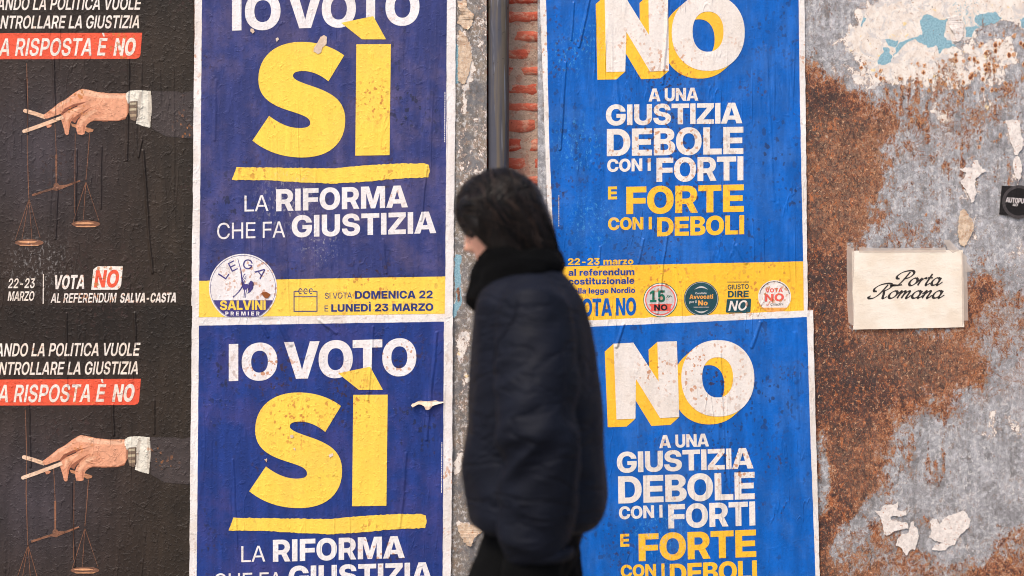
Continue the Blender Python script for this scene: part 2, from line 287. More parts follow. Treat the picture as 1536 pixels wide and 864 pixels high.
def plain(name, rgb, rough=.6, nscale=40, namt=.25, bump=.0, **kw):
    t = NT(name)
    P = t.n('ShaderNodeTexCoord').outputs['Object']
    n = t.noise(P, nscale, 4)
    g = t.ss(n, .3, .7, 1-namt, 1+namt*.6)
    c = t.mix(1.0, lin(*rgb), t.n('ShaderNodeCombineColor', {0: g, 1: g, 2: g}).outputs[0], 'MULTIPLY')
    return t.finish(c, rough, n if bump else None, bump or .001, **kw)
FONT_HEAVY = """-645:491,349 491,213 154,213 154,349
0645:322,-12 ~225,-12 ~92,79 ~24,247 24,363 ~24,480 ~92,648 ~225,739 322,739 ~420,739 ~553,648 ~621,480 621,363 ~621,247 ~553,79 ~420,-12|322,131 ~365,131 ~421,187 ~448,291 448,363 ~448,436 ~421,540 ~365,596 322,596 ~280,596 ~224,540 ~197,436 197,363 ~197,291 ~224,187 ~280,131
1645:87,0 87,144 581,144 581,0|437,728 437,0 260,0 260,564 259,564 94,461 94,616 273,728
2645:53,0 53,130 324,354 ~348,374 ~395,417 ~424,467 424,499 ~424,528 ~400,572 ~355,596 324,596 ~292,596 ~242,566 ~216,510 216,469 47,469 ~47,552 ~115,673 ~239,739 325,739 ~403,739 ~526,684 ~595,580 595,509 ~595,456 ~555,372 ~482,296 433,255 302,145 302,144 598,144 598,0
3645:318,-12 ~222,-12 ~94,60 ~30,178 30,246 203,246 ~203,211 ~231,157 ~283,127 317,127 ~349,127 ~398,155 ~426,204 426,235 ~426,266 ~397,310 ~343,334 306,334 202,334 202,436 357,582 357,583 67,583 67,728 568,728 568,590 342,384 342,422 ~430,431 ~546,383 ~603,290 603,228 ~603,158 ~533,50 ~405,-12
4645:14,147 14,286 319,728 498,728 196,285 196,284 631,284 631,147|372,0 372,189 372,251 372,453 541,453 541,0
5645:321,-11 ~239,-11 ~115,48 ~43,156 38,230 209,230 ~210,200 ~240,153 ~290,126 322,126 ~355,126 ~404,156 ~432,208 432,243 ~432,278 ~404,332 ~355,363 323,363 ~282,363 ~224,327 214,296 49,296 70,728 560,728 560,583 231,583 220,445 221,445 ~246,470 ~315,495 357,495 ~406,495 ~495,458 ~564,390 ~604,300 604,248 ~604,173 ~534,55 ~406,-11
6645:328,-10 ~243,-10 ~114,54 ~41,168 41,242 ~41,302 ~89,415 131,477 302,728 496,728 276,405 233,405 ~243,420 ~275,453 ~326,475 364,475 ~437,475 ~545,418 ~604,313 604,241 ~604,168 ~533,54 ~409,-10|322,128 ~354,128 ~404,158 ~433,209 433,241 ~433,274 ~404,325 ~354,354 322,354 ~290,354 ~240,325 ~212,274 212,241 ~212,209 ~240,158 ~290,128
7645:108,0 401,576 401,577 58,577 58,728 586,728 586,582 293,0
8645:322,-12 ~234,-12 ~103,40 ~30,134 30,197 ~30,247 ~76,322 ~159,370 216,378 216,377 ~141,388 ~53,473 53,541 ~53,600 ~121,689 ~242,739 322,739 ~404,739 ~524,690 ~591,601 591,541 ~591,473 ~504,389 428,377 428,378 ~485,370 ~569,322 ~614,247 614,197 ~614,134 ~541,40 ~410,-12|322,114 ~353,114 ~402,139 ~429,182 429,210 ~429,239 ~402,282 ~353,307 322,307 ~291,307 ~243,282 ~215,239 215,210 ~215,182 ~243,139 ~291,114|322,438 ~351,438 ~393,459 ~416,498 416,523 ~416,550 ~393,588 ~351,609 322,609 ~294,609 ~252,588 ~228,550 228,523 ~228,498 ~252,459 ~294,438
9645:317,738 ~401,738 ~531,673 ~604,560 604,486 ~604,425 ~556,313 513,250 343,0 148,0 369,322 411,322 ~402,308 ~370,275 ~319,252 280,252 ~208,252 ~100,310 ~41,415 41,486 ~41,560 ~111,674 ~236,738|323,599 ~291,599 ~241,570 ~212,519 212,486 ~212,454 ~241,403 ~291,373 323,373 ~355,373 ~404,403 ~433,454 433,486 ~433,519 ~404,570 ~355,599
A746:2,0 250,728 494,728 744,0 538,0 445,308 ~420,392 ~372,560 348,656 398,656 ~373,560 ~324,392 299,308 202,0|176,134 176,277 569,277 569,134
B648:45,0 45,728 351,728 ~433,728 ~544,681 ~602,598 602,544 ~602,502 ~568,435 ~507,391 465,382 465,381 ~511,379 ~584,334 ~627,257 627,206 ~627,146 ~568,53 ~455,0 375,0|224,140 343,140 ~388,140 ~439,183 439,220 ~439,245 ~416,282 ~373,302 344,302 224,302|224,434 333,434 ~359,434 ~397,453 ~418,488 418,511 ~418,546 ~372,588 333,588 224,588
C728:374,-12 ~275,-12 ~116,77 ~24,245 24,363 ~24,483 ~116,651 ~275,739 374,739 ~442,739 ~556,699 ~643,626 ~698,523 706,460 520,460 ~515,488 ~491,532 ~454,563 ~406,579 378,579 ~324,579 ~248,528 ~209,431 209,363 ~209,296 ~248,200 ~324,148 378,148 ~406,148 ~453,164 ~490,195 ~515,239 521,267 706,267 ~698,204 ~643,101 ~556,28 ~442,-12
D707:319,0 124,0 124,153 310,153 ~374,153 ~458,200 ~498,294 498,364 ~498,434 ~457,528 ~372,575 306,575 121,575 121,728 318,728 ~429,728 ~594,638 ~684,475 684,364 ~684,253 ~594,90 ~431,0|228,728 228,0 45,0 45,728
E623:45,0 45,728 593,728 593,571 228,571 228,440 565,440 565,289 228,289 228,156 593,156 593,0
F596:45,0 45,728 576,728 576,571 228,571 228,424 555,424 555,274 228,274 228,0
G739:377,-12 ~270,-12 ~112,81 ~24,249 24,363 ~24,483 ~116,651 ~275,739 374,739 ~439,739 ~553,702 ~642,633 ~697,538 703,479 516,479 ~511,502 ~489,539 ~455,565 ~409,579 381,579 ~326,579 ~249,528 ~209,432 209,363 ~209,295 ~249,199 ~327,148 383,148 ~429,148 ~494,179 ~528,233 528,269 568,265 387,265 387,399 708,399 708,299 ~708,205 ~624,66 ~476,-12
H723:45,0 45,728 228,728 228,448 495,448 495,728 679,728 679,0 495,0 495,292 228,292 228,0
I273:44,0 44,728 229,728 229,0
L568:45,0 45,728 228,728 228,156 548,156 548,0
M913:45,0 45,728 317,728 403,459 ~411,432 ~432,354 ~456,269 ~475,191 481,164 434,164 ~440,191 ~460,269 ~482,354 ~504,432 511,459 596,728 869,728 869,0 689,0 689,305 ~689,330 ~691,404 ~693,492 ~696,582 696,621 717,621 ~706,580 ~682,490 ~659,403 ~638,330 630,305 531,0 383,0 283,305 ~275,330 ~253,403 ~229,490 ~205,580 194,621 218,621 ~218,582 ~220,492 ~223,404 ~225,330 225,305 225,0
N734:45,0 45,728 234,728 432,410 ~443,392 ~478,331 ~516,260 533,228 512,178 ~509,216 ~506,311 ~505,400 505,427 505,728 689,728 689,0 499,0 317,292 ~303,314 ~261,387 ~211,477 186,525 221,538 ~225,486 ~228,389 ~228,313 228,292 228,0
O747:373,-12 ~275,-12 ~116,77 ~24,245 24,363 ~24,483 ~116,651 ~275,739 373,739 ~472,739 ~630,651 ~723,483 723,363 ~723,244 ~630,76 ~472,-12|373,148 ~424,148 ~498,199 ~538,295 538,363 ~538,432 ~498,528 ~424,579 373,579 ~323,579 ~249,528 ~209,432 209,363 ~209,295 ~249,199 ~323,148
P642:45,0 45,728 346,728 ~431,728 ~555,667 ~622,556 622,479 ~622,403 ~555,291 ~430,231 345,231 149,231 149,383 333,383 ~367,383 ~416,407 ~443,450 443,479 ~443,509 ~416,552 ~367,575 333,575 228,575 228,0
Q747:304,262 447,262 507,187 589,94 714,-56 556,-56 473,45 412,120|373,-12 ~275,-12 ~116,77 ~24,245 24,363 ~24,483 ~116,651 ~275,739 373,739 ~472,739 ~630,651 ~723,483 723,363 ~723,244 ~630,76 ~472,-12|373,148 ~424,148 ~498,199 ~538,295 538,363 ~538,432 ~498,528 ~424,579 373,579 ~323,579 ~249,528 ~209,432 209,363 ~209,295 ~249,199 ~323,148
R660:45,0 45,728 347,728 ~432,728 ~557,667 ~624,556 624,479 ~624,405 ~553,296 ~425,237 337,237 157,237 157,381 334,381 ~368,381 ~417,406 ~444,450 444,479 ~444,509 ~417,553 ~368,577 334,577 228,577 228,0|451,0 290,330 479,330 644,0
S673:339,-12 ~241,-12 ~104,47 ~32,160 32,241 207,241 ~208,208 ~241,160 ~300,135 341,135 ~376,135 ~429,154 ~459,187 459,210 ~459,229 ~433,259 ~379,281 336,289 262,304 ~155,325 ~46,431 46,511 ~46,579 ~119,682 ~250,739 336,739 ~424,739 ~552,682 ~622,575 625,500 455,500 ~451,543 ~389,592 339,592 ~307,592 ~258,574 ~231,541 231,520 ~231,500 ~254,473 ~305,453 345,445 408,432 ~469,420 ~557,384 ~614,333 ~641,266 641,223 ~641,149 ~569,44 ~434,-12
T649:20,571 20,728 628,728 628,571 416,571 416,0 232,0 232,571
U705:352,-12 ~259,-12 ~120,55 ~44,176 44,257 44,728 223,728 223,272 ~223,235 ~256,177 ~314,144 353,144 ~391,144 ~449,177 ~482,234 482,272 482,728 661,728 661,257 ~661,176 ~584,55 ~446,-12
V734:250,0 2,728 203,728 300,419 ~325,337 ~374,163 399,72 345,72 ~370,163 ~416,337 440,419 533,728 732,728 491,0
Z646:25,0 25,139 315,484 ~347,522 ~414,595 449,633 470,571 ~421,571 ~323,571 274,571 33,571 33,728 618,728 618,588 332,244 ~300,206 ~234,132 199,94 178,156 ~227,156 ~325,156 374,156 621,156 621,0
a572:203,-9 ~152,-9 ~72,24 ~27,92 27,144 ~27,187 ~58,247 ~113,284 ~185,303 226,307 ~272,310 ~328,320 ~352,337 352,352 352,355 ~352,369 ~335,390 ~305,402 284,402 ~262,402 ~230,389 ~211,364 209,348 47,348 ~51,404 ~108,484 ~215,527 291,527 ~348,527 ~436,503 ~496,456 ~527,389 527,347 527,0 355,0 355,72 353,72 ~337,44 ~294,8 ~239,-9|258,105 ~284,105 ~328,124 ~354,160 354,185 354,230 ~347,227 ~329,222 ~307,217 ~281,212 266,209 ~245,206 ~212,191 ~193,168 193,152 ~193,138 ~210,116 ~239,105
c573:294,-12 ~213,-12 ~92,56 ~25,177 25,258 ~25,338 ~92,460 ~213,527 294,527 ~348,527 ~440,496 ~508,438 ~547,358 550,309 380,309 ~379,328 ~366,357 ~344,378 ~315,389 297,389 ~268,389 ~225,357 ~203,298 203,258 ~203,217 ~225,158 ~268,127 297,127 ~315,127 ~344,138 ~365,159 ~378,189 380,208 550,208 ~549,160 ~511,79 ~443,21 ~350,-12
d615:247,-11 ~180,-11 ~80,56 ~25,177 25,259 ~25,338 ~81,459 ~181,527 246,527 ~279,527 ~334,510 ~377,474 393,447 393,447 393,728 570,728 570,0 395,0 395,80 395,80 ~382,50 ~339,9 ~282,-11|298,129 ~328,129 ~374,161 ~400,219 400,259 ~400,298 ~374,356 ~328,388 298,388 ~268,388 ~226,356 ~203,299 203,259 ~203,218 ~226,160 ~268,129
e575:293,-12 ~213,-12 ~92,57 ~25,179 25,258 ~25,337 ~92,458 ~211,527 288,527 ~347,527 ~444,489 ~514,418 ~552,321 552,262 552,215 80,215 80,318 471,318 390,298 ~390,329 ~367,374 ~323,399 293,399 ~263,399 ~219,374 ~196,329 196,298 196,220 ~196,187 ~220,140 ~267,114 299,114 ~323,114 ~360,127 ~386,150 392,166 549,166 ~540,114 ~468,34 ~359,-12
f406:386,516 386,380 9,380 9,516|104,0 104,569 ~104,623 ~143,693 ~225,728 288,728 ~319,728 ~374,728 386,728 386,592 ~379,592 ~347,592 334,592 ~305,592 ~280,568 280,539 280,0
g615:303,-211 ~222,-211 ~115,-166 ~58,-88 50,-38 218,-38 ~222,-53 ~245,-75 ~280,-87 303,-87 ~348,-87 ~395,-37 395,13 395,92 394,92 ~381,62 ~338,23 ~281,5 247,5 ~180,5 ~80,72 ~25,188 25,264 ~25,340 ~81,459 ~181,527 246,527 ~279,527 ~334,508 ~378,471 394,444 394,444 394,516 570,516 570,31 ~570,-54 ~506,-160 ~386,-211|298,142 ~328,142 ~374,173 ~400,229 400,267 ~400,305 ~374,361 ~328,391 298,391 ~268,391 ~226,361 ~203,305 203,267 ~203,228 ~226,172 ~268,142
i267:45,0 45,516 222,516 222,0|133,561 ~91,561 ~37,611 37,649 ~37,687 ~91,736 133,736 ~175,736 ~229,687 229,649 ~229,610 ~175,561
l264:44,0 44,728 219,728 219,0
m908:45,0 45,516 215,516 215,394 207,394 ~220,440 ~269,499 ~336,527 373,527 ~431,527 ~520,459 528,394 514,394 ~523,437 ~574,497 ~647,527 688,527 ~739,527 ~818,483 ~863,401 863,344 863,0 686,0 686,303 ~686,342 ~645,385 612,385 ~590,385 ~557,364 ~538,327 538,301 538,0 370,0 370,304 ~370,341 ~330,385 296,385 ~275,385 ~241,365 ~222,326 222,299 222,0
n606:222,278 222,0 45,0 45,516 219,516 219,376 194,376 ~218,444 ~309,527 384,527 ~441,527 ~520,478 ~561,388 561,324 561,0 384,0 384,287 ~384,331 ~343,377 304,377 ~279,377 ~242,356 ~222,312
o598:299,-12 ~217,-12 ~94,55 ~25,176 25,258 ~25,340 ~94,460 ~217,527 299,527 ~381,527 ~504,460 ~573,340 573,258 ~573,176 ~504,55 ~381,-12|299,128 ~326,128 ~370,158 ~395,216 395,258 ~395,300 ~370,358 ~326,388 299,388 ~272,388 ~228,358 ~203,300 203,258 ~203,216 ~228,158 ~271,128
p615:45,-204 45,516 220,516 220,449 222,449 ~237,475 ~280,510 ~336,527 369,527 ~435,527 ~534,459 ~590,338 590,259 ~590,177 ~535,56 ~435,-11 368,-11 ~334,-11 ~278,9 ~236,48 224,76 222,76 222,-204|317,129 ~347,129 ~389,160 ~412,218 412,259 ~412,299 ~389,356 ~347,388 317,388 ~287,388 ~241,356 ~215,298 215,259 ~215,219 ~241,161 ~287,129
r400:45,0 45,516 216,516 216,424 217,424 ~231,474 ~291,517 344,517 ~357,517 ~380,517 390,516 390,372 ~381,373 ~341,373 322,373 ~293,373 ~247,346 ~222,295 222,259 222,0
s544:278,-13 ~205,-13 ~93,31 ~26,112 21,166 195,166 ~198,139 ~240,107 275,107 ~308,107 ~345,130 345,148 ~345,163 ~314,183 284,189 189,205 ~113,218 ~33,296 33,357 ~33,409 ~89,485 ~194,526 268,526 ~342,526 ~449,482 ~509,402 510,347 349,347 ~348,373 ~306,407 274,407 ~243,407 ~208,383 208,366 ~208,351 ~236,331 261,326 367,307 ~448,293 ~524,225 524,167 ~524,113 ~462,33 ~351,-13
t400:380,516 380,380 9,380 9,516|97,656 274,656 274,178 ~274,154 ~293,135 320,135 ~333,135 ~371,135 380,135 380,0 ~367,0 ~311,0 281,0 ~185,0 ~97,71 97,148
u606:222,-11 ~165,-11 ~86,37 ~45,128 45,191 45,516 222,516 222,229 ~222,185 ~264,139 302,139 ~327,139 ~365,160 ~384,204 384,237 384,516 561,516 561,0 387,0 387,139 412,139 ~388,72 ~297,-11
v577:188,0 1,516 185,516 256,284 ~271,234 ~298,133 312,83 270,83 ~283,133 ~310,234 324,284 394,516 576,516 389,0
z547:48,0 48,115 289,379 289,380 48,380 48,516 495,516 495,394 259,136 259,135 499,135 499,0
Ì273:44,0 44,728 229,728 229,0|135,789 -5,946 161,946 254,789"""
FONT_LIGHT = """/329:323,762 88,-109 6,-109 241,762
A659:9,0 276,728 385,728 650,0 549,0 400,430 ~384,476 ~346,592 318,683 345,683 ~316,592 ~278,476 261,430 108,0|150,200 150,282 509,282 509,200
B639:70,0 70,728 336,728 ~410,728 ~515,680 ~571,594 571,535 ~571,493 ~543,431 ~489,390 452,377 452,376 ~494,370 ~561,328 ~601,256 601,204 ~601,142 ~544,50 ~428,0 341,0|164,82 339,82 ~419,82 ~505,143 505,202 ~505,241 ~468,298 ~395,329 344,329 164,329|164,410 338,410 ~382,410 ~445,439 ~478,491 478,528 ~478,582 ~404,645 338,645 164,645
C723:380,-12 ~279,-12 ~128,84 ~43,253 43,363 ~43,474 ~127,644 ~279,739 380,739 ~438,739 ~539,705 ~619,639 ~672,548 682,490 586,490 ~577,529 ~540,589 ~487,631 ~419,652 380,652 ~305,652 ~196,579 ~137,449 137,363 ~137,278 ~196,149 ~305,75 380,75 ~419,75 ~486,96 ~540,138 ~577,198 586,236 682,236 ~672,179 ~619,88 ~539,23 ~438,-12
D691:298,0 122,0 122,83 292,83 ~381,83 ~497,151 ~554,278 554,365 ~554,452 ~498,577 ~385,645 301,645 118,645 118,728 307,728 ~414,728 ~566,640 ~648,478 648,365 ~648,252 ~565,88 ~409,0|165,728 165,0 70,0 70,728
E582:70,0 70,728 548,728 548,644 165,644 165,413 520,413 520,331 165,331 165,83 548,83 548,0
F557:70,0 70,728 533,728 533,644 165,644 165,412 504,412 504,330 165,330 165,0
G731:376,-12 ~279,-12 ~129,84 ~43,254 43,363 ~43,474 ~129,644 ~279,739 376,739 ~435,739 ~537,703 ~618,637 ~672,546 681,491 585,491 ~577,527 ~540,586 ~485,629 ~416,652 377,652 ~305,652 ~197,579 ~137,449 137,363 ~137,278 ~197,149 ~305,75 377,75 ~437,75 ~534,128 ~592,223 592,286 621,284 405,284 405,366 685,366 685,286 ~685,201 ~604,66 ~464,-12
H709:70,0 70,728 165,728 165,414 544,414 544,728 639,728 639,0 544,0 544,331 165,331 165,0
I235:70,0 70,728 165,728 165,0
L537:70,0 70,728 165,728 165,83 513,83 513,0
M861:70,0 70,728 200,728 378,271 ~385,255 ~402,207 ~421,154 ~438,108 443,93 421,93 ~426,108 ~443,154 ~461,207 ~479,255 485,271 661,728 791,728 791,0 698,0 698,414 ~698,438 ~699,493 ~700,552 ~702,611 702,639 715,639 ~703,605 ~679,539 ~658,480 ~640,432 634,414 469,0 392,0 227,414 ~220,432 ~201,480 ~180,539 ~155,605 142,639 159,639 ~160,611 ~161,552 ~163,493 ~163,438 163,414 163,0
N711:70,0 70,728 177,728 470,264 ~480,249 ~510,198 ~545,139 561,111 551,91 ~550,118 ~548,189 ~547,253 547,269 547,728 641,728 641,0 533,0 272,413 ~261,430 ~224,490 ~175,572 147,620 159,643 ~161,587 ~164,497 ~165,432 165,413 165,0
O749:374,-12 ~278,-12 ~128,84 ~43,254 43,363 ~43,474 ~128,643 ~278,739 374,739 ~471,739 ~621,643 ~706,474 706,363 ~706,254 ~621,84 ~471,-12|374,75 ~439,75 ~547,142 ~612,271 612,363 ~612,456 ~547,585 ~439,652 374,652 ~310,652 ~202,585 ~137,456 137,363 ~137,271 ~202,142 ~310,75
P614:70,0 70,728 334,728 ~411,728 ~522,673 ~583,573 583,505 ~583,437 ~520,337 ~407,282 330,282 118,282 118,365 330,365 ~380,365 ~451,399 ~490,462 490,505 ~490,549 ~451,611 ~380,645 330,645 165,645 165,0
R634:70,0 70,728 343,728 ~419,728 ~531,673 ~592,573 592,505 ~592,437 ~527,337 ~412,283 336,283 123,283 123,365 340,365 ~389,365 ~460,399 ~499,462 499,505 ~499,549 ~460,611 ~389,645 339,645 165,645 165,0|493,0 318,327 423,327 601,0
S618:314,-12 ~229,-12 ~105,48 ~38,159 38,235 133,235 ~133,184 ~176,111 ~257,73 314,73 ~366,73 ~443,103 ~486,159 486,197 ~486,227 ~458,271 ~396,304 344,316 263,336 ~152,363 ~52,455 52,530 ~52,593 ~115,687 ~229,739 306,739 ~382,739 ~495,684 ~558,582 560,512 468,512 ~464,579 ~376,654 303,654 ~257,654 ~186,624 ~146,570 146,535 ~146,507 ~174,466 ~238,434 290,422 371,402 ~424,388 ~503,351 ~555,302 ~580,240 580,202 ~580,138 ~514,42 ~394,-12
T613:24,644 24,728 589,728 589,644 354,644 354,0 260,0 260,644
V659:276,0 9,728 109,728 262,297 ~276,259 ~316,136 346,45 319,45 ~348,136 ~388,259 401,297 551,728 649,728 385,0
Z615:28,0 28,78 403,558 ~426,588 ~475,648 500,678 512,644 ~471,644 ~388,644 347,644 43,644 43,728 583,728 583,649 217,180 ~192,147 ~139,83 112,50 100,83 ~140,83 ~221,83 262,83 587,83 587,0
a521:218,-8 ~166,-8 ~86,27 ~38,97 38,148 ~38,193 ~73,248 ~131,281 ~204,297 243,302 ~292,309 ~349,316 ~373,331 373,351 373,355 ~373,383 ~346,425 ~297,449 261,449 ~227,449 ~173,426 ~141,386 139,360 50,360 ~52,408 ~106,483 ~200,525 262,525 ~307,525 ~381,501 ~433,456 ~461,393 461,355 461,0 373,0 373,73 371,73 ~361,54 ~325,16 ~264,-8|232,69 ~281,69 ~344,104 ~373,162 373,195 373,258 ~368,254 ~342,246 ~306,239 ~263,232 242,229 ~213,225 ~161,206 ~129,173 129,144 ~129,121 ~154,87 ~200,69
b569:311,-10 ~277,-10 ~217,9 ~167,48 149,78 148,78 148,0 60,0 60,728 150,728 150,440 150,440 ~167,469 ~216,507 ~277,525 311,525 ~378,525 ~478,458 ~534,337 534,258 ~534,179 ~479,58 ~378,-10|295,69 ~339,69 ~406,112 ~444,196 444,258 ~444,320 ~406,404 ~339,447 295,447 ~249,447 ~180,400 ~143,315 143,258 ~143,201 ~180,116 ~249,69
c526:276,-12 ~204,-12 ~95,57 ~34,178 34,257 ~34,336 ~95,458 ~204,527 276,527 ~320,527 ~396,500 ~454,451 ~490,385 495,345 406,345 ~402,368 ~381,405 ~348,433 ~304,448 276,448 ~229,448 ~161,401 ~125,315 125,257 ~125,199 ~161,114 ~228,68 276,68 ~304,68 ~347,82 ~378,109 ~399,147 405,171 495,171 ~490,132 ~454,65 ~396,16 ~320,-12
d569:258,-10 ~191,-10 ~90,58 ~34,179 34,258 ~34,337 ~90,458 ~191,525 258,525 ~292,525 ~352,507 ~402,469 418,440 419,440 419,728 508,728 508,0 421,0 421,78 420,78 ~402,48 ~352,9 ~292,-10|273,69 ~320,69 ~389,116 ~426,201 426,258 ~426,315 ~389,400 ~320,447 273,447 ~230,447 ~163,404 ~125,320 125,258 ~125,196 ~163,112 ~230,69
e539:276,-12 ~200,-12 ~92,58 ~34,179 34,257 ~34,336 ~95,458 ~201,527 270,527 ~324,527 ~411,488 ~473,416 ~506,317 506,257 506,233 79,233 79,306 457,306 419,281 ~419,333 ~382,408 ~315,450 270,450 ~225,450 ~159,408 ~122,333 122,281 122,243 ~122,192 ~158,112 ~227,67 276,67 ~312,67 ~366,89 ~402,129 410,155 498,155 ~488,106 ~426,31 ~332,-12
i210:60,0 60,516 150,516 150,0|105,613 ~80,613 ~46,647 46,671 ~46,696 ~80,730 105,730 ~130,730 ~164,696 164,671 ~164,647 ~130,613
l230:70,0 70,728 160,728 160,0
m843:60,0 60,516 147,516 147,409 137,409 ~152,447 ~201,499 ~265,525 300,525 ~361,525 ~446,457 456,409 439,409 ~450,442 ~498,494 ~568,525 611,525 ~659,525 ~737,484 ~783,401 783,338 783,0 694,0 694,336 ~694,394 ~628,445 584,445 ~548,445 ~495,414 ~466,361 466,326 466,0 377,0 377,344 ~377,390 ~317,445 271,445 ~239,445 ~184,415 ~150,357 150,313 150,0
n551:150,300 150,0 60,0 60,516 148,516 148,390 124,390 ~149,459 ~240,525 302,525 ~354,525 ~440,480 ~490,389 490,321 490,0 401,0 401,313 ~401,378 ~339,445 282,445 ~245,445 ~185,415 ~150,351
o552:276,-12 ~204,-12 ~95,57 ~34,178 34,257 ~34,336 ~95,458 ~204,527 276,527 ~348,527 ~457,458 ~518,336 518,257 ~518,178 ~457,57 ~348,-12|276,68 ~323,68 ~391,114 ~427,200 427,257 ~427,315 ~391,400 ~323,448 276,448 ~229,448 ~161,401 ~125,315 125,257 ~125,199 ~161,114 ~229,68
p569:60,-204 60,516 148,516 148,440 149,440 ~165,469 ~215,507 ~277,525 311,525 ~378,525 ~478,458 ~534,337 534,258 ~534,179 ~479,58 ~378,-10 311,-10 ~277,-10 ~218,9 ~169,48 151,78 150,78 150,-204|295,69 ~339,69 ~406,112 ~444,196 444,258 ~444,320 ~406,404 ~339,447 295,447 ~249,447 ~180,400 ~143,315 143,258 ~143,201 ~180,116 ~249,69
r327:60,0 60,516 146,516 146,434 147,434 ~162,475 ~223,523 272,523 ~283,523 ~302,521 308,520 308,433 ~302,435 ~274,439 256,439 ~227,439 ~179,412 ~150,357 150,314 150,0
t317:293,516 293,440 7,440 7,516|99,656 188,656 188,128 ~188,99 ~213,75 244,75 ~255,75 ~282,75 293,75 293,0 ~280,0 ~248,0 234,0 ~166,0 ~99,59 99,118
z483:46,0 46,67 326,435 326,437 46,437 46,516 435,516 435,446 158,80 158,78 437,78 437,0"""
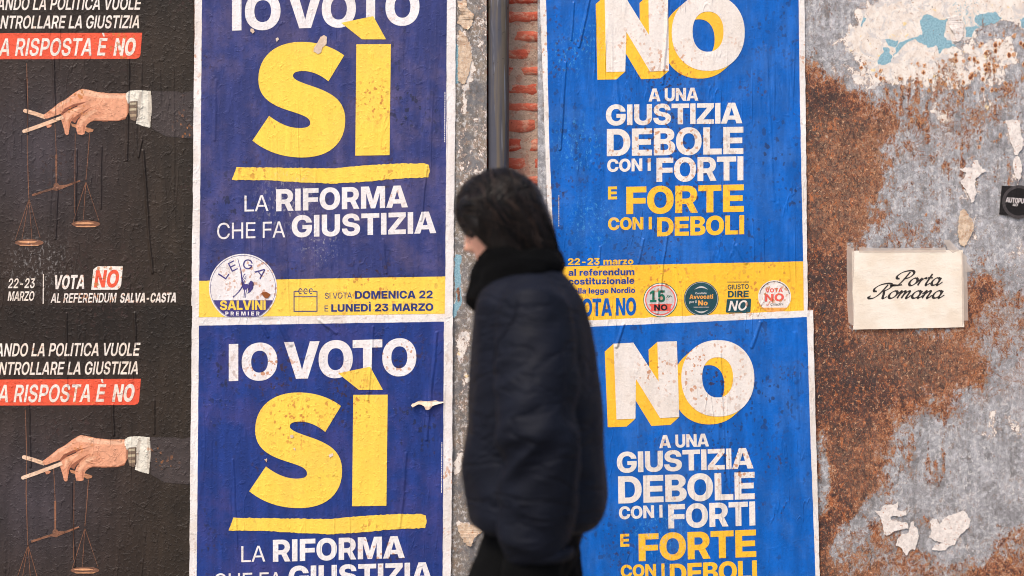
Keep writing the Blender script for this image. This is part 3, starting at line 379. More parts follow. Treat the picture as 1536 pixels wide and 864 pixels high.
FONT_MEDIUM = """-645:487,343 487,233 158,233 158,343
0645:322,-12 ~232,-12 ~106,80 ~39,248 39,363 ~39,479 ~106,648 ~232,739 322,739 ~412,739 ~539,648 ~605,479 605,363 ~605,248 ~539,80 ~412,-12|322,103 ~371,103 ~437,166 ~471,282 471,363 ~471,445 ~437,561 ~371,625 322,625 ~274,625 ~207,561 ~173,445 173,363 ~173,282 ~207,166 ~274,103
1645:96,0 96,115 571,115 571,0|413,728 413,0 276,0 276,596 276,596 103,486 103,612 284,728
2645:66,0 66,105 332,335 ~366,365 ~417,417 ~446,472 446,506 ~446,542 ~416,596 ~362,625 324,625 ~284,625 ~226,590 ~195,525 195,479 64,479 ~64,558 ~128,675 ~245,739 324,739 ~399,739 ~513,683 ~578,582 578,514 ~578,463 ~541,380 ~469,300 418,256 258,116 258,115 582,115 582,0
3645:322,-12 ~235,-12 ~112,56 ~48,170 48,239 184,239 ~184,197 ~218,135 ~279,100 320,100 ~360,100 ~419,133 ~453,191 453,229 ~453,267 ~416,322 ~349,351 303,351 205,351 205,439 385,611 385,612 90,612 90,728 554,728 554,616 322,398 322,427 ~411,434 ~530,385 ~590,289 590,225 ~590,156 ~523,49 ~402,-12
4645:25,159 25,270 349,728 491,728 171,272 171,271 620,271 620,159|389,0 389,193 389,242 389,454 521,454 521,0
5645:322,-11 ~246,-11 ~128,48 ~58,153 54,222 189,222 ~191,187 ~226,132 ~286,101 323,101 ~362,101 ~421,137 ~454,200 454,241 ~454,282 ~422,346 ~364,382 326,382 ~277,382 ~207,341 194,303 64,303 86,728 546,728 546,612 212,612 198,431 199,431 ~228,461 ~304,491 350,491 ~400,491 ~486,454 ~552,387 ~588,297 588,244 ~588,170 ~522,55 ~402,-11
6645:325,-11 ~247,-11 ~126,53 ~57,166 57,240 ~57,297 ~109,414 161,487 328,728 480,728 244,395 219,395 ~229,412 ~260,448 ~313,473 352,473 ~422,473 ~528,414 ~587,308 587,237 ~587,165 ~520,52 ~402,-11|322,101 ~360,101 ~419,137 ~453,199 453,237 ~453,276 ~419,337 ~360,372 322,372 ~285,372 ~225,337 ~191,276 191,237 ~191,199 ~225,137 ~285,101
7645:122,0 430,608 430,609 72,609 72,728 573,728 573,609 266,0
8645:322,-12 ~241,-12 ~119,41 ~50,134 50,195 ~50,245 ~94,323 ~172,372 223,379 223,378 ~156,389 ~74,476 74,542 ~74,600 ~138,689 ~249,739 322,739 ~396,739 ~507,689 ~570,601 570,542 ~570,476 ~489,389 422,378 422,379 ~473,372 ~551,322 ~595,244 595,195 ~595,134 ~526,41 ~403,-12|322,93 ~361,93 ~420,121 ~452,172 452,205 ~452,239 ~419,291 ~360,321 322,321 ~284,321 ~225,291 ~192,239 192,205 ~192,171 ~224,121 ~283,93|322,427 ~356,427 ~406,453 ~434,499 434,530 ~434,561 ~406,607 ~356,632 322,632 ~288,632 ~238,607 ~210,561 210,530 ~210,499 ~238,453 ~289,427
9645:319,738 ~398,738 ~519,675 ~587,562 587,488 ~587,430 ~536,314 484,240 317,0 164,0 400,333 426,333 ~416,316 ~384,279 ~332,255 292,255 ~223,255 ~117,314 ~57,420 57,490 ~57,563 ~124,675 ~243,738|323,626 ~285,626 ~226,590 ~191,529 191,490 ~191,452 ~226,391 ~285,355 323,355 ~360,355 ~419,391 ~453,452 453,490 ~453,529 ~419,590 ~360,626
A705:5,0 262,728 443,728 700,0 543,0 424,365 ~403,431 ~360,575 334,668 373,668 ~346,575 ~302,431 281,365 158,0|164,165 164,279 541,279 541,165
B644:57,0 57,728 344,728 ~422,728 ~531,680 ~588,596 588,540 ~588,498 ~556,433 ~499,391 459,380 459,379 ~503,375 ~574,331 ~615,257 615,205 ~615,144 ~557,52 ~442,0 359,0|196,113 341,113 ~402,113 ~470,164 470,212 ~470,243 ~440,289 ~384,315 344,315 196,315|196,423 335,423 ~370,423 ~420,446 ~446,489 446,519 ~446,563 ~387,615 335,615 196,615
C726:377,-12 ~277,-12 ~121,80 ~33,249 33,363 ~33,479 ~121,648 ~277,739 377,739 ~440,739 ~548,702 ~632,632 ~686,534 695,474 551,474 ~544,507 ~514,559 ~469,595 ~412,613 379,613 ~315,613 ~224,552 ~175,439 175,363 ~175,288 ~224,176 ~315,114 379,114 ~412,114 ~469,132 ~513,168 ~544,220 551,253 695,253 ~686,192 ~632,95 ~548,25 ~440,-12
D700:309,0 123,0 123,120 302,120 ~377,120 ~476,177 ~524,286 524,364 ~524,442 ~476,551 ~378,607 304,607 120,607 120,728 313,728 ~422,728 ~581,639 ~667,476 667,364 ~667,252 ~581,89 ~421,0|199,728 199,0 57,0 57,728
E604:57,0 57,728 572,728 572,606 199,606 199,428 544,428 544,309 199,309 199,122 572,122 572,0
F578:57,0 57,728 556,728 556,606 199,606 199,419 531,419 531,300 199,300 199,0
G735:377,-12 ~275,-12 ~120,82 ~33,251 33,363 ~33,479 ~122,648 ~277,739 375,739 ~437,739 ~546,703 ~631,635 ~685,542 692,485 548,485 ~542,514 ~513,561 ~469,595 ~412,613 379,613 ~316,613 ~225,552 ~175,440 175,363 ~175,287 ~225,175 ~317,114 380,114 ~432,114 ~513,155 ~558,228 558,277 593,274 395,274 395,384 697,384 697,293 ~697,203 ~615,66 ~470,-12
I255:57,0 57,728 199,728 199,0
L554:57,0 57,728 199,728 199,122 532,122 532,0
M889:57,0 57,728 263,728 391,371 ~399,349 ~418,285 ~440,215 ~458,152 463,131 428,131 ~434,152 ~452,215 ~473,285 ~492,349 499,371 626,728 832,728 832,0 693,0 693,356 ~693,380 ~694,446 ~697,520 ~698,595 699,630 716,630 ~705,592 ~681,513 ~658,439 ~639,377 632,356 502,0 387,0 256,356 ~249,377 ~229,439 ~206,513 ~182,592 170,630 190,630 ~191,595 ~193,520 ~195,446 ~196,380 196,356 196,0
N723:57,0 57,728 207,728 450,342 ~461,325 ~493,269 ~530,204 546,173 530,138 ~529,170 ~526,254 ~525,331 525,353 525,728 666,728 666,0 515,0 296,348 ~283,369 ~244,435 ~195,521 168,569 192,587 ~195,533 ~198,439 ~199,369 199,349 199,0
O748:374,-12 ~276,-12 ~122,80 ~33,249 33,363 ~33,479 ~122,647 ~276,739 374,739 ~472,739 ~626,647 ~715,479 715,363 ~715,249 ~626,80 ~472,-12|374,114 ~431,114 ~521,172 ~572,284 572,363 ~572,443 ~521,555 ~431,613 374,613 ~317,613 ~227,555 ~175,443 175,363 ~175,284 ~227,172 ~317,114
P629:57,0 57,728 340,728 ~421,728 ~540,670 ~604,564 604,491 ~604,419 ~539,313 ~419,255 338,255 135,255 135,375 331,375 ~373,375 ~432,403 ~465,456 465,491 ~465,528 ~432,579 ~373,608 331,608 199,608 199,0
Q748:318,247 441,247 511,158 565,93 689,-62 557,-62 476,42 433,96|374,-12 ~276,-12 ~122,80 ~33,249 33,363 ~33,479 ~122,647 ~276,739 374,739 ~472,739 ~626,647 ~715,479 715,363 ~715,249 ~626,80 ~472,-12|374,114 ~431,114 ~521,172 ~572,284 572,363 ~572,443 ~521,555 ~431,613 374,613 ~317,613 ~227,555 ~175,443 175,363 ~175,284 ~227,172 ~317,114
R648:57,0 57,728 345,728 ~426,728 ~545,670 ~609,564 609,491 ~609,420 ~541,315 ~419,258 336,258 141,258 141,374 337,374 ~378,374 ~438,403 ~470,456 470,491 ~470,528 ~437,580 ~378,609 336,609 199,609 199,0|470,0 303,329 453,329 624,0
S647:327,-12 ~235,-12 ~105,48 ~35,160 35,238 172,238 ~173,197 ~211,137 ~280,106 328,106 ~372,106 ~436,130 ~472,174 472,204 ~472,228 ~445,264 ~387,291 339,302 262,319 ~154,343 ~49,442 49,520 ~49,586 ~117,684 ~240,739 322,739 ~405,739 ~525,683 ~592,578 595,505 461,505 ~457,560 ~383,621 322,621 ~284,621 ~225,597 ~191,555 191,527 ~191,503 ~217,470 ~274,444 319,434 391,418 ~448,405 ~532,369 ~586,319 ~613,254 613,213 ~613,144 ~543,43 ~415,-12
T632:22,606 22,728 610,728 610,606 387,606 387,0 245,0 245,606
U704:352,-12 ~262,-12 ~128,55 ~55,175 55,253 55,728 194,728 194,264 ~194,220 ~233,151 ~304,112 352,112 ~400,112 ~471,151 ~510,220 510,264 510,728 649,728 649,253 ~649,174 ~576,55 ~442,-12
V699:262,0 5,728 159,728 282,362 ~302,300 ~347,150 374,59 333,59 ~359,150 ~403,300 422,362 541,728 693,728 441,0
Z632:26,0 26,111 356,519 ~384,553 ~442,620 473,654 490,606 ~444,606 ~353,606 308,606 38,606 38,728 602,728 602,617 278,214 ~249,179 ~189,109 158,74 141,122 ~186,122 ~276,122 322,122 605,122 605,0
È604:57,0 57,728 572,728 572,606 199,606 199,428 544,428 544,309 199,309 199,122 572,122 572,0|272,791 152,943 286,943 369,791"""
# ------------------------------------------------------------------ glyph outlines (plain outline data: advance, then contours; ~ marks a curve's control point)
def load_font(text):
    F = {' ': (270, [])}
    for ln in text.strip('\n').split('\n'):
        head, body = ln[1:].split(':', 1)
        cs = []
        for part in body.split('|'):
            pts = []
            for q in part.split():
                on = not q.startswith('~'); x, y = q.lstrip('~').split(','); pts.append((int(x), int(y), on))
            # expand to polyline
            full = []
            n = len(pts)
            for k in range(n):
                a = pts[k]; b = pts[(k+1) % n]
                full.append(a)
                if not a[2] and not b[2]: full.append(((a[0]+b[0])/2, (a[1]+b[1])/2, True))
            while not full[0][2]: full = full[1:]+full[:1]
            poly = []; k = 0; m = len(full)
            while k < m:
                a = full[k]
                if k+1 < m and not full[k+1][2]:
                    c = full[k+1]; b = full[(k+2) % m]
                    for s in range(6):
                        u = s/6
                        poly.append(((1-u)**2*a[0]+2*u*(1-u)*c[0]+u*u*b[0], (1-u)**2*a[1]+2*u*(1-u)*c[1]+u*u*b[1]))
                    k += 2
                else:
                    poly.append((a[0], a[1])); k += 1
            cs.append(poly)
        F[ln[0]] = (int(head), cs)
    return F
HEAVY, LIGHT, MEDIUM = load_font(FONT_HEAVY), load_font(FONT_LIGHT), load_font(FONT_MEDIUM)

class Flat:
    """collects flat shapes given in photo pixels on the wall, around an origin pixel"""
    def __init__(s, org): s.org = org; s.v = []; s.f = []
    def pt(s, p, lay): return ((p[0]-s.org[0])/PXM, -lay, (s.org[1]-p[1])/PXM)
    def poly(s, loops, lay, wound=False):
        loops = [l for l in loops if len(l) > 2]
        flat = [p for l in loops for p in l]
        if len(loops) == 1 and not wound:
            tris = tessellate_polygon([[Vector((p[0], p[1], 0)) for p in l] for l in loops])
        else:                                   # shapes with holes: constrained triangulation, holes run the other way
            vs, es = [], []
            for l in loops:
                q = len(vs); vs += [Vector(p) for p in l]; es += [(q+k, q+(k+1) % len(l)) for k in range(len(l))]
            ov, oe, of, _, _, _ = delaunay_2d_cdt(vs, es, [], 0, 1e-5)
            flat = [tuple(v) for v in ov]; tris = []
            for f in of:
                mx = sum(flat[i][0] for i in f)/3; my = sum(flat[i][1] for i in f)/3; wind = 0
                for l in loops:
                    for k in range(len(l)):
                        (ax, ay), (bx, by) = l[k][:2], l[(k+1) % len(l)][:2]
                        if (ay > my) != (by > my) and mx < (bx-ax)*(my-ay)/(by-ay)+ax: wind += 1 if by > ay else -1
                if wind: tris.append(f)
        b = len(s.v)
        s.v += [s.pt(p, lay) for p in flat]
        for a, c, d in tris:
            A, C, D = flat[a], flat[c], flat[d]
            cr = (C[0]-A[0])*(D[1]-A[1])-(C[1]-A[1])*(D[0]-A[0])
            if abs(cr) < 1e-9: continue
            s.f.append((b+a, b+c, b+d) if cr < 0 else (b+a, b+d, b+c))   # pixel y runs down: keep normals toward the street
    def stroke(s, pts, w, lay, w2=None):
        n = len(pts); L = []; Rr = []
        for k in range(n):
            a = Vector(pts[max(k-1, 0)]); c = Vector(pts[min(k+1, n-1)])
            d = (c-a).normalized(); nn = Vector((-d.y, d.x))
            ww = w if w2 is None else w+(w2-w)*k/(n-1)
            p = Vector(pts[k]); L.append(tuple(p+nn*ww/2)); Rr.append(tuple(p-nn*ww/2))
        for k in range(n-1): s.poly([[L[k], L[k+1], Rr[k+1], Rr[k]]], lay)
    def text(s, txt, font, xl, yl, xr, yr, cap, lay, skew=0.0, track=0, rot=None):
        pen = 0; runs = []
        for ch in txt:
            a, cs = font[ch]
            runs.append((pen, cs)); pen += a+track
        xs = [p[0]+x0 for x0, cs in runs for c in cs for p in c]
        x0, x1 = min(xs), max(xs)
        k = 1/(x1-x0); cs_ = cap/728.0
        for ox, cs in runs:
            if not cs: continue
            loops = []
            for c in cs:
                lp = []
                for x, y in c:
                    u = (x+ox-x0)*k
                    lp.append((xl+(xr-xl)*u+skew*y*cs_, yl+(yr-yl)*u-y*cs_))
                loops.append(lp)
            s.poly(loops, lay, True)
    def build(s, name, mat, parent):
        return link_mesh(name, mesh_of(name, s.v, s.f), mat, parent)

def bez(pts, steps=14):
    out = []
    p = pts[0]; k = 1
    out.append(p)
    while k < len(pts):
        if pts[k] == 'L': out.append(pts[k+1]); p = pts[k+1]; k += 2; continue
        a, b, c = pts[k], pts[k+1], pts[k+2]; k += 3
        for s in range(1, steps+1):
            u = s/steps; w = 1-u
            out.append((w**3*p[0]+3*w*w*u*a[0]+3*w*u*u*b[0]+u**3*c[0], w**3*p[1]+3*w*w*u*a[1]+3*w*u*u*b[1]+u**3*c[1]))
        p = c
    if out[0] == out[-1]: out.pop()
    return out

def crop(pts, sc, ox, oy):
    return [p if isinstance(p, str) else (ox+p[0]/sc, oy+p[1]/sc) for p in pts]

def circle(cx, cy, r, n=56, ry=None):
    return [(cx+r*math.cos(2*math.pi*k/n), cy+(ry or r)*math.sin(2*math.pi*k/n)) for k in range(n)]

def catmull(pts, n=8):
    out = []
    for k in range(len(pts)-1):
        p0 = Vector(pts[max(k-1, 0)]); p1 = Vector(pts[k]); p2 = Vector(pts[k+1]); p3 = Vector(pts[min(k+2, len(pts)-1)])
        for s in range(n):
            t = s/n
            out.append(tuple(.5*((2*p1)+(p2-p0)*t+(2*p0-5*p1+4*p2-p3)*t*t+(3*p1-p0-3*p2+p3)*t**3)))
    out.append(tuple(pts[-1]))
    return out

def ragged(pts, amp=.6, step=6, seed=1, close=True):
    rng = random.Random(seed); out = []
    n = len(pts)
    for k in range(n if close else n-1):
        a = Vector(pts[k]); b = Vector(pts[(k+1) % n]); m = max(1, int((b-a).length/step))
        d = (b-a).normalized(); nn = Vector((-d.y, d.x))
        for s in range(m):
            off = nn*rng.uniform(-amp, amp) if s else Vector((0, 0))
            out.append(tuple(a.lerp(b, s/m)+off))
    return out

def sheet(name, pts, lay, thick, mat, org, parent=None, curl=None):
    """paper with real thickness: front face, back face and edge, optionally curling off the wall"""
    F = Flat(org); F.poly([pts], lay)
    n = len(pts); b = len(F.v)
    F.v += [F.pt(p, lay-thick) for p in pts]
    area = sum(pts[k][0]*pts[(k+1) % n][1]-pts[(k+1) % n][0]*pts[k][1] for k in range(n))
    for k in range(n):
        q = (k, (k+1) % n, b+(k+1) % n, b+k)
        F.f.append(q if area > 0 else q[::-1])
    if curl: F.v = [(x, y-curl(x, z), z) for x, y, z in F.v]
    return F.build(name, mat, parent)

L0 = .0004                                      # one layer of paper or ink
WHITE = (240, 233, 230)

# ================================================================== the setting
pav = NT('pavement')
pp = pav.n('ShaderNodeTexCoord').outputs['Object']
pc = pav.mix(pav.noise(pp, 3, 5), lin(120, 116, 110), lin(150, 146, 140))
br = pav.n('ShaderNodeTexBrick', {'Vector': pp, 'Scale': 1.0, 'Mortar Size': .006, 'Brick Width': .6, 'Row Height': .4, 'Color1': (1, 1, 1, 1), 'Color2': (.88, .88, .88, 1), 'Mortar': (.35, .34, .33, 1)})
pc = pav.mix(1.0, pc, br.outputs[0], 'MULTIPLY')
pav_m = pav.finish(pc, .8, pav.noise(pp, 90, 4), .002)
me = mesh_of('pavement', [(-60, -60, 0), (60, -60, 0), (60, 60, 0), (-60, 60, 0)], [(0, 1, 2, 3)])
tag(link_mesh('pavement', me, pav_m), kind='structure')

# ---- brick wall behind the sheets
BW_Y = .075
bt = NT('brick')
bp = bt.n('ShaderNodeTexCoord').outputs['Object']
ba = bt.attr('tone').outputs['Fac']
bc = bt.mix(ba, lin(190, 72, 50), lin(214, 116, 90))
bc = bt.mix(bt.ss(bt.noise(bt.mapv(bp, (1, 1, 1.6)), 26, 7, .75, .5), .50, .60, 0, .75), bc, lin(214, 164, 140))
bc = bt.mix(bt.ss(bt.noise(bp, 70, 5, .7), .6, .72), bc, lin(120, 52, 42))
brick_m = bt.finish(bc, .9, bt.noise(bp, 90, 5, .7), .004)
mt = NT('mortar')
mp = mt.n('ShaderNodeTexCoord').outputs['Object']
mc = mt.mix(mt.noise(mp, 60, 6, .7), lin(176, 146, 128), lin(222, 192, 172))
mc = mt.mix(mt.ss(mt.noise(mp, 24, 6, .7), .52, .6, 0, .6), mc, lin(186, 122, 102))
mc = mt.mix(mt.ss(mt.vor(mp, 110).outputs['Distance'], .1, .2, .7, 0), mc, lin(120, 104, 96))
mortar_m = mt.finish(mc, .95, mt.noise(mp, 110, 6, .75), .006)
root = empty('brick_wall', (0.05, BW_Y, 0))
tag(root, 'old thin red brick wall with pale mortar seen in the gap behind the drainpipe', 'wall')
V, Fc, tone = [], [], []
rng = random.Random(4)
z = 0.0; row = 0
while z < 2.5:
    h = .031+rng.uniform(-.005, .005)
    x = -1.3 + (.12 if row % 2 else 0) + rng.uniform(-.02, .02)
    while x < 1.3:
        w = .235+rng.uniform(-.02, .015)
        if -.35 < x < .35:                      # finer, worn bricks where the gap shows them
            nx, nz = 14, 5
        else: nx, nz = 3, 2
        b = len(V); tn = rng.random(); dep = rng.uniform(.0, .003)
        for i in range(nx+1):
            for j in range(nz+1):
                u, vv = i/nx, j/nz
                e = min(min(u, 1-u)*w, min(vv, 1-vv)*h)
                px_, pz_ = x+u*w, z+vv*h
                k = mnoise.noise(Vector((px_*22, row*3.7, pz_*30)))
                k2 = mnoise.noise(Vector((px_*60, row*1.3, pz_*70)))
                edge = 0 if e > .003 else .005
                V.append((px_+k2*.003, -dep+edge+k*.004, pz_+k*.0035+mnoise.noise(Vector((px_*14, row*2.0, 1)))*.004)); tone.append(min(1, max(0, tn+k*.4)))
        for i in range(nx):
            for j in range(nz):
                a = b+i*(nz+1)+j
                Fc.append((a, a+nz+1, a+nz+2, a+1))
        x += w+.013+rng.uniform(0, .006)
    z += h+.0195+rng.uniform(-.002, .002); row += 1
me = mesh_of('bricks', V, Fc)
at = me.attributes.new('tone', 'FLOAT', 'POINT'); at.data.foreach_set('value', np.array(tone, np.float32))
smooth(me)
link_mesh('bricks', me, brick_m, root)
nx, nz = 170, 260
gx = np.linspace(-1.32, 1.32, nx); gz = np.linspace(0, 2.52, nz)
V = []
for zz in gz:
    for xx in gx: V.append((xx, .002+.005*mnoise.noise(Vector((xx*45, 0, zz*45))), zz))
Fc = [(j*nx+i, j*nx+i+1, (j+1)*nx+i+1, (j+1)*nx+i) for j in range(nz-1) for i in range(nx-1)]
b = len(V)
V += [(-1.32, .02, 0), (1.32, .02, 0), (1.32, .25, 0), (-1.32, .25, 0), (-1.32, .02, 2.52), (1.32, .02, 2.52), (1.32, .25, 2.52), (-1.32, .25, 2.52)]
Fc += [(b+3, b+2, b+6, b+7), (b+4, b+5, b+6, b+7), (b, b+3, b+7, b+4), (b+1, b+5, b+6, b+2)]
me = mesh_of('mortar', V, Fc); smooth(me)
link_mesh('mortar', me, mortar_m, root)

# ---- drainpipe in the gap
gt = NT('drainpipe_metal')
gp = gt.n('ShaderNodeTexCoord').outputs['Object']
gs = gt.noise(gt.mapv(gp, (60, 60, 2.5)), 1.0, 5, .6)
gc = gt.mix(gt.ss(gs, .42, .62), lin(74, 74, 84), lin(104, 92, 78))
gc = gt.mix(gt.ss(gt.noise(gt.mapv(gp, (150, 150, 5)), 1, 3), .6, .68), gc, lin(126, 126, 134))
gc = gt.mix(gt.ss(gt.noise(gp, 60, 5), .66, .72), gc, lin(60, 52, 46))
pipe_m = gt.finish(gc, .45, gt.noise(gp, 40, 4), .001, Metallic=.2)
root = empty('drainpipe', (wallpt(747.5, 0).x*1.004, .022, 0))
tag(root, 'dark grey round metal drainpipe running up the gap between the two sheet panels', 'drainpipe')
def lathe(rings, n=32):                         # rings of (z, radius)
    V = []; Fc = []
    for zz, r in rings:
        for k in range(n): V.append((r*math.cos(2*math.pi*k/n), r*math.sin(2*math.pi*k/n), zz))
    for j in range(len(rings)-1):
        for k in range(n):
            Fc.append((j*n+k, j*n+(k+1) % n, (j+1)*n+(k+1) % n, (j+1)*n+k))
    Fc.append(tuple(range(n))[::-1]); Fc.append(tuple((len(rings)-1)*n+k for k in range(n)))
    return V, Fc
rp = .0295
me = mesh_of('pipe', *lathe([(0.0, rp)]+[(k*.1, rp+.0006*math.sin(k*1.7)) for k in range(1, 25)]+[(2.5, rp)])); smooth(me)
link_mesh('pipe', me, pipe_m, root)
me = mesh_of('pipe_bracket', *lathe([(.30, rp+.001), (.302, rp+.004), (.328, rp+.004), (.33, rp+.001)]))
link_mesh('pipe_bracket', me, pipe_m, root)

# ---- metal sheet panels
def panel(name, x0, x1, label, fields, mat, edge_mat, thick=.028, step=2.0):
    ztop = 2.42
    ytop = 432-(ztop-CAM_H)*PXM; ybot = 432+CAM_H*PXM
    nx = int((x1-x0)/step)+1; ny = int((ybot-ytop)/step)+1
    xs = np.linspace(x0, x1, nx); ys = np.linspace(ybot, ytop, ny)
    X, Y = np.meshgrid(xs, ys)
    att = fields(X, Y)
    org = ((x0+x1)/2, ybot)
    root = empty(name, wallpt(org[0], ybot, 0))
    wob = .0012*fbm(X, Y, 260, 2, 91)
    V = np.stack([(X-org[0])/PXM, np.clip(wob, -.0015, .0015)+.0022, (org[1]-Y)/PXM], -1).reshape(-1, 3)
    idx = np.arange(nx*ny).reshape(ny, nx)
    Fq = np.stack([idx[:-1, :-1], idx[:-1, 1:], idx[1:, 1:], idx[1:, :-1]], -1).reshape(-1, 4)
    me = bpy.data.meshes.new('face_sheet')
    me.vertices.add(len(V)); me.vertices.foreach_set('co', V.astype(np.float32).ravel())
    me.loops.add(Fq.size); me.loops.foreach_set('vertex_index', Fq.astype(np.int32).ravel())
    me.polygons.add(len(Fq)); me.polygons.foreach_set('loop_start', np.arange(0, Fq.size, 4, dtype=np.int32))
    me.polygons.foreach_set('use_smooth', np.ones(len(Fq), bool))
    me.update()
    for k, a in att.items():
        q = me.attributes.new(k, 'FLOAT', 'POINT'); q.data.foreach_set('value', a.astype(np.float32).ravel())
    link_mesh('face_sheet', me, mat, root)
    hx = (x1-x0)/2/PXM; H = (ybot-ytop)/PXM
    bm = bmesh.new()
    bmesh.ops.create_cube(bm, size=1, matrix=Matrix.Translation((0, .0045+thick/2, H/2)) @ Matrix.Diagonal((hx*2, thick, H, 1)))
    bmesh.ops.bevel(bm, geom=bm.edges[:], offset=.002, segments=2, affect='EDGES')
    me = bpy.data.meshes.new('backing_board'); bm.to_mesh(me); bm.free()
    link_mesh('backing_board', me, edge_mat, root)
    tag(root, label, 'metal panel')
    return root

def sheet_metal(name, tint, dark):
    t = NT(name)
    P = t.wallpos()
    A = lambda k: t.attr(k).outputs['Fac']
    nf = t.noise(P, 210, 6, .72); nm = t.noise(P, 52, 7, .68, .3); nl = t.noise(P, 14, 5, .6)
    grain = t.noise(P, 560, 3, .7)
    # zinc: cloudy spangle, pale bloom, dark dirt
    base = t.mix(t.ss(nl, .38, .62), lin(*[v*dark for v in (140, 137, 138)]), lin(*tint))
    base = t.mix(t.ss(nm, .48, .64, 0, .6), base, lin(*[min(255, v*1.2) for v in tint]))
    base = t.mix(t.ss(t.noise(t.mapv(P, loc=(2, 0, 7)), 26, 8, .75), .48, .38, 0, .6), base, lin(*[v*.70*dark for v in (138, 130, 126)]))
    sp = t.vor(P, 120).outputs['Color']
    sp1 = t.n('ShaderNodeSeparateColor', {0: sp}).outputs[0]
    vs_ = t.ss(t.noise(t.mapv(P, (70, 1, 7), loc=(3, 0, 5)), 1.0, 6, .65), .36, .64, .84, 1.14)
    base = t.mix(1.0, base, t.n('ShaderNodeCombineColor', {0: vs_, 1: vs_, 2: vs_}).outputs[0], 'MULTIPLY')
    k = t.m('MULTIPLY', t.ss(sp1, 0, 1, .88, 1.1), t.ss(grain, .32, .68, .66, 1.30))
    base = t.mix(1.0, base, t.n('ShaderNodeCombineColor', {0: k, 1: k, 2: k}).outputs[0], 'MULTIPLY')
    whit = t.m('MULTIPLY', t.ss(t.noise(t.mapv(P, (1, 1, .8), loc=(3, 0, 0)), 105, 7, .75), .51, .58), t.ss(nl, .38, .56))
    tanp = t.m('MULTIPLY', t.ss(t.noise(t.mapv(P, (1, 1, .7), loc=(5, 0, 5)), 66, 7, .75), .53, .60), t.ss(t.noise(P, 9, 3), .42, .56))
    base = t.mix(t.m('MULTIPLY', tanp, .55), base, lin(150, 122, 102))
    drk = t.ss(t.noise(t.mapv(P, loc=(9, 0, 5)), 150, 6, .75), .57, .64)
    base = t.mix(t.m('MULTIPLY', drk, .5), base, lin(96, 88, 84))
    base = t.mix(t.m('MULTIPLY', whit, .8), base, lin(214, 209, 206))
    # cream and teal remnants of old posters glued on
    pw1 = t.noise(t.mapv(P, (1, 1, .75), loc=(4, 0, 2)), 48, 8, .72, .7)
    pw2 = t.noise(t.mapv(P, (1, 1, .8), loc=(9, 0, 2)), 130, 6, .72, .4)
    pv = t.m('ADD', A('paper'), t.m('ADD', t.m('MULTIPLY', t.m('SUBTRACT', pw1, .5), 1.9), t.m('MULTIPLY', t.m('SUBTRACT', pw2, .5), .9)))
    pm = t.m('MULTIPLY', t.ss(pv, .48, .53), t.ss(pw2, .30, .46, .82, 1))
    pcol = t.mix(t.ss(pw1, .36, .62), lin(220, 204, 190), lin(238, 228, 218))
    pcol = t.mix(t.ss(t.noise(t.mapv(P, loc=(8, 0, 3)), 30, 6, .65, .6), .50, .60, 0, .8), pcol, lin(200, 194, 192))
    pcol = t.mix(t.ss(t.noise(t.mapv(P, loc=(3, 0, 3)), 120, 6, .75), .57, .66), pcol, lin(192, 150, 114))
    pcol = t.mix(t.ss(t.noise(t.mapv(P, loc=(6, 0, 8)), 36, 4, .6), .63, .67, 0, .7), pcol, lin(238, 206, 130))
    pcol = t.mix(t.ss(t.noise(t.mapv(P, loc=(2, 0, 9)), 90, 5, .7, .5), .66, .69), pcol, lin(70, 66, 66))
    tv = t.ss(t.m('ADD', A('teal'), t.m('MULTIPLY', t.m('SUBTRACT', pw2, .5), 1.2)), .45, .56)
    tcol = t.mix(t.ss(nf, .35, .6), lin(108, 148, 164), lin(148, 186, 198))
    pcol = t.mix(tv, pcol, tcol)
    pr = t.m('MULTIPLY', t.ss(pv, .42, .49), t.ss(pv, .56, .50))
    sm = t.m('MULTIPLY', t.ss(t.m('ADD', A('stain'), t.m('MULTIPLY', t.m('SUBTRACT', nl, .5), 1.6)), .45, .75), t.ss(nf, .42, .6))
    base = t.mix(t.m('MULTIPLY', sm, .6), base, lin(160, 122, 96))
    c = t.mix(pm, base, pcol)
    c = t.mix(t.m('MULTIPLY', pr, .6), c, lin(150, 104, 70))
    # rust: the deeper it has eaten, the darker; thin rust only stains the zinc
    w1 = t.noise(t.mapv(P, (1, 1, .62), loc=(3, 0, 1)), 58, 9, .74, .9)
    w2 = t.noise(t.mapv(P, (1, 1, .8), loc=(7, 0, 4)), 150, 8, .76, .5)
    w3 = t.noise(t.mapv(P, loc=(5, 0, 9)), 20, 7, .65, .8)
    w4 = t.noise(t.mapv(P, (1, 1, .7), loc=(1, 0, 5)), 300, 5, .75)
    wob = t.m('ADD', t.m('MULTIPLY', t.m('SUBTRACT', w1, .5), 1.7), t.m('ADD', t.m('MULTIPLY', t.m('SUBTRACT', w2, .5), 1.5), t.m('MULTIPLY', t.m('SUBTRACT', w3, .5), 1.1)))
    rv = t.m('ADD', A('rust'), wob)
    rm = t.ss(rv, .30, .62)
    dp = t.m('ADD', t.m('ADD', rv, t.m('MULTIPLY', A('dark'), .30)), t.m('ADD', t.m('MULTIPLY', t.m('SUBTRACT', w4, .5), 2.2), t.m('ADD', t.m('MULTIPLY', t.m('SUBTRACT', t.noise(t.mapv(P, (1, 1, .7), loc=(6, 0, 7)), 105, 9, .8, .7), .5), 3.4), t.m('MULTIPLY', t.m('SUBTRACT', t.noise(t.mapv(P, loc=(2, 0, 3)), 32, 8, .72, 1.0), .5), 2.0))))
    cr_ = t.n('ShaderNodeValToRGB', {0: t.m('MULTIPLY', dp, .62)})
    e = cr_.color_ramp; e.elements[0].position = .16; e.elements[0].color = lin(172, 148, 130); e.elements[1].position = 1.0; e.elements[1].color = lin(40, 22, 17)
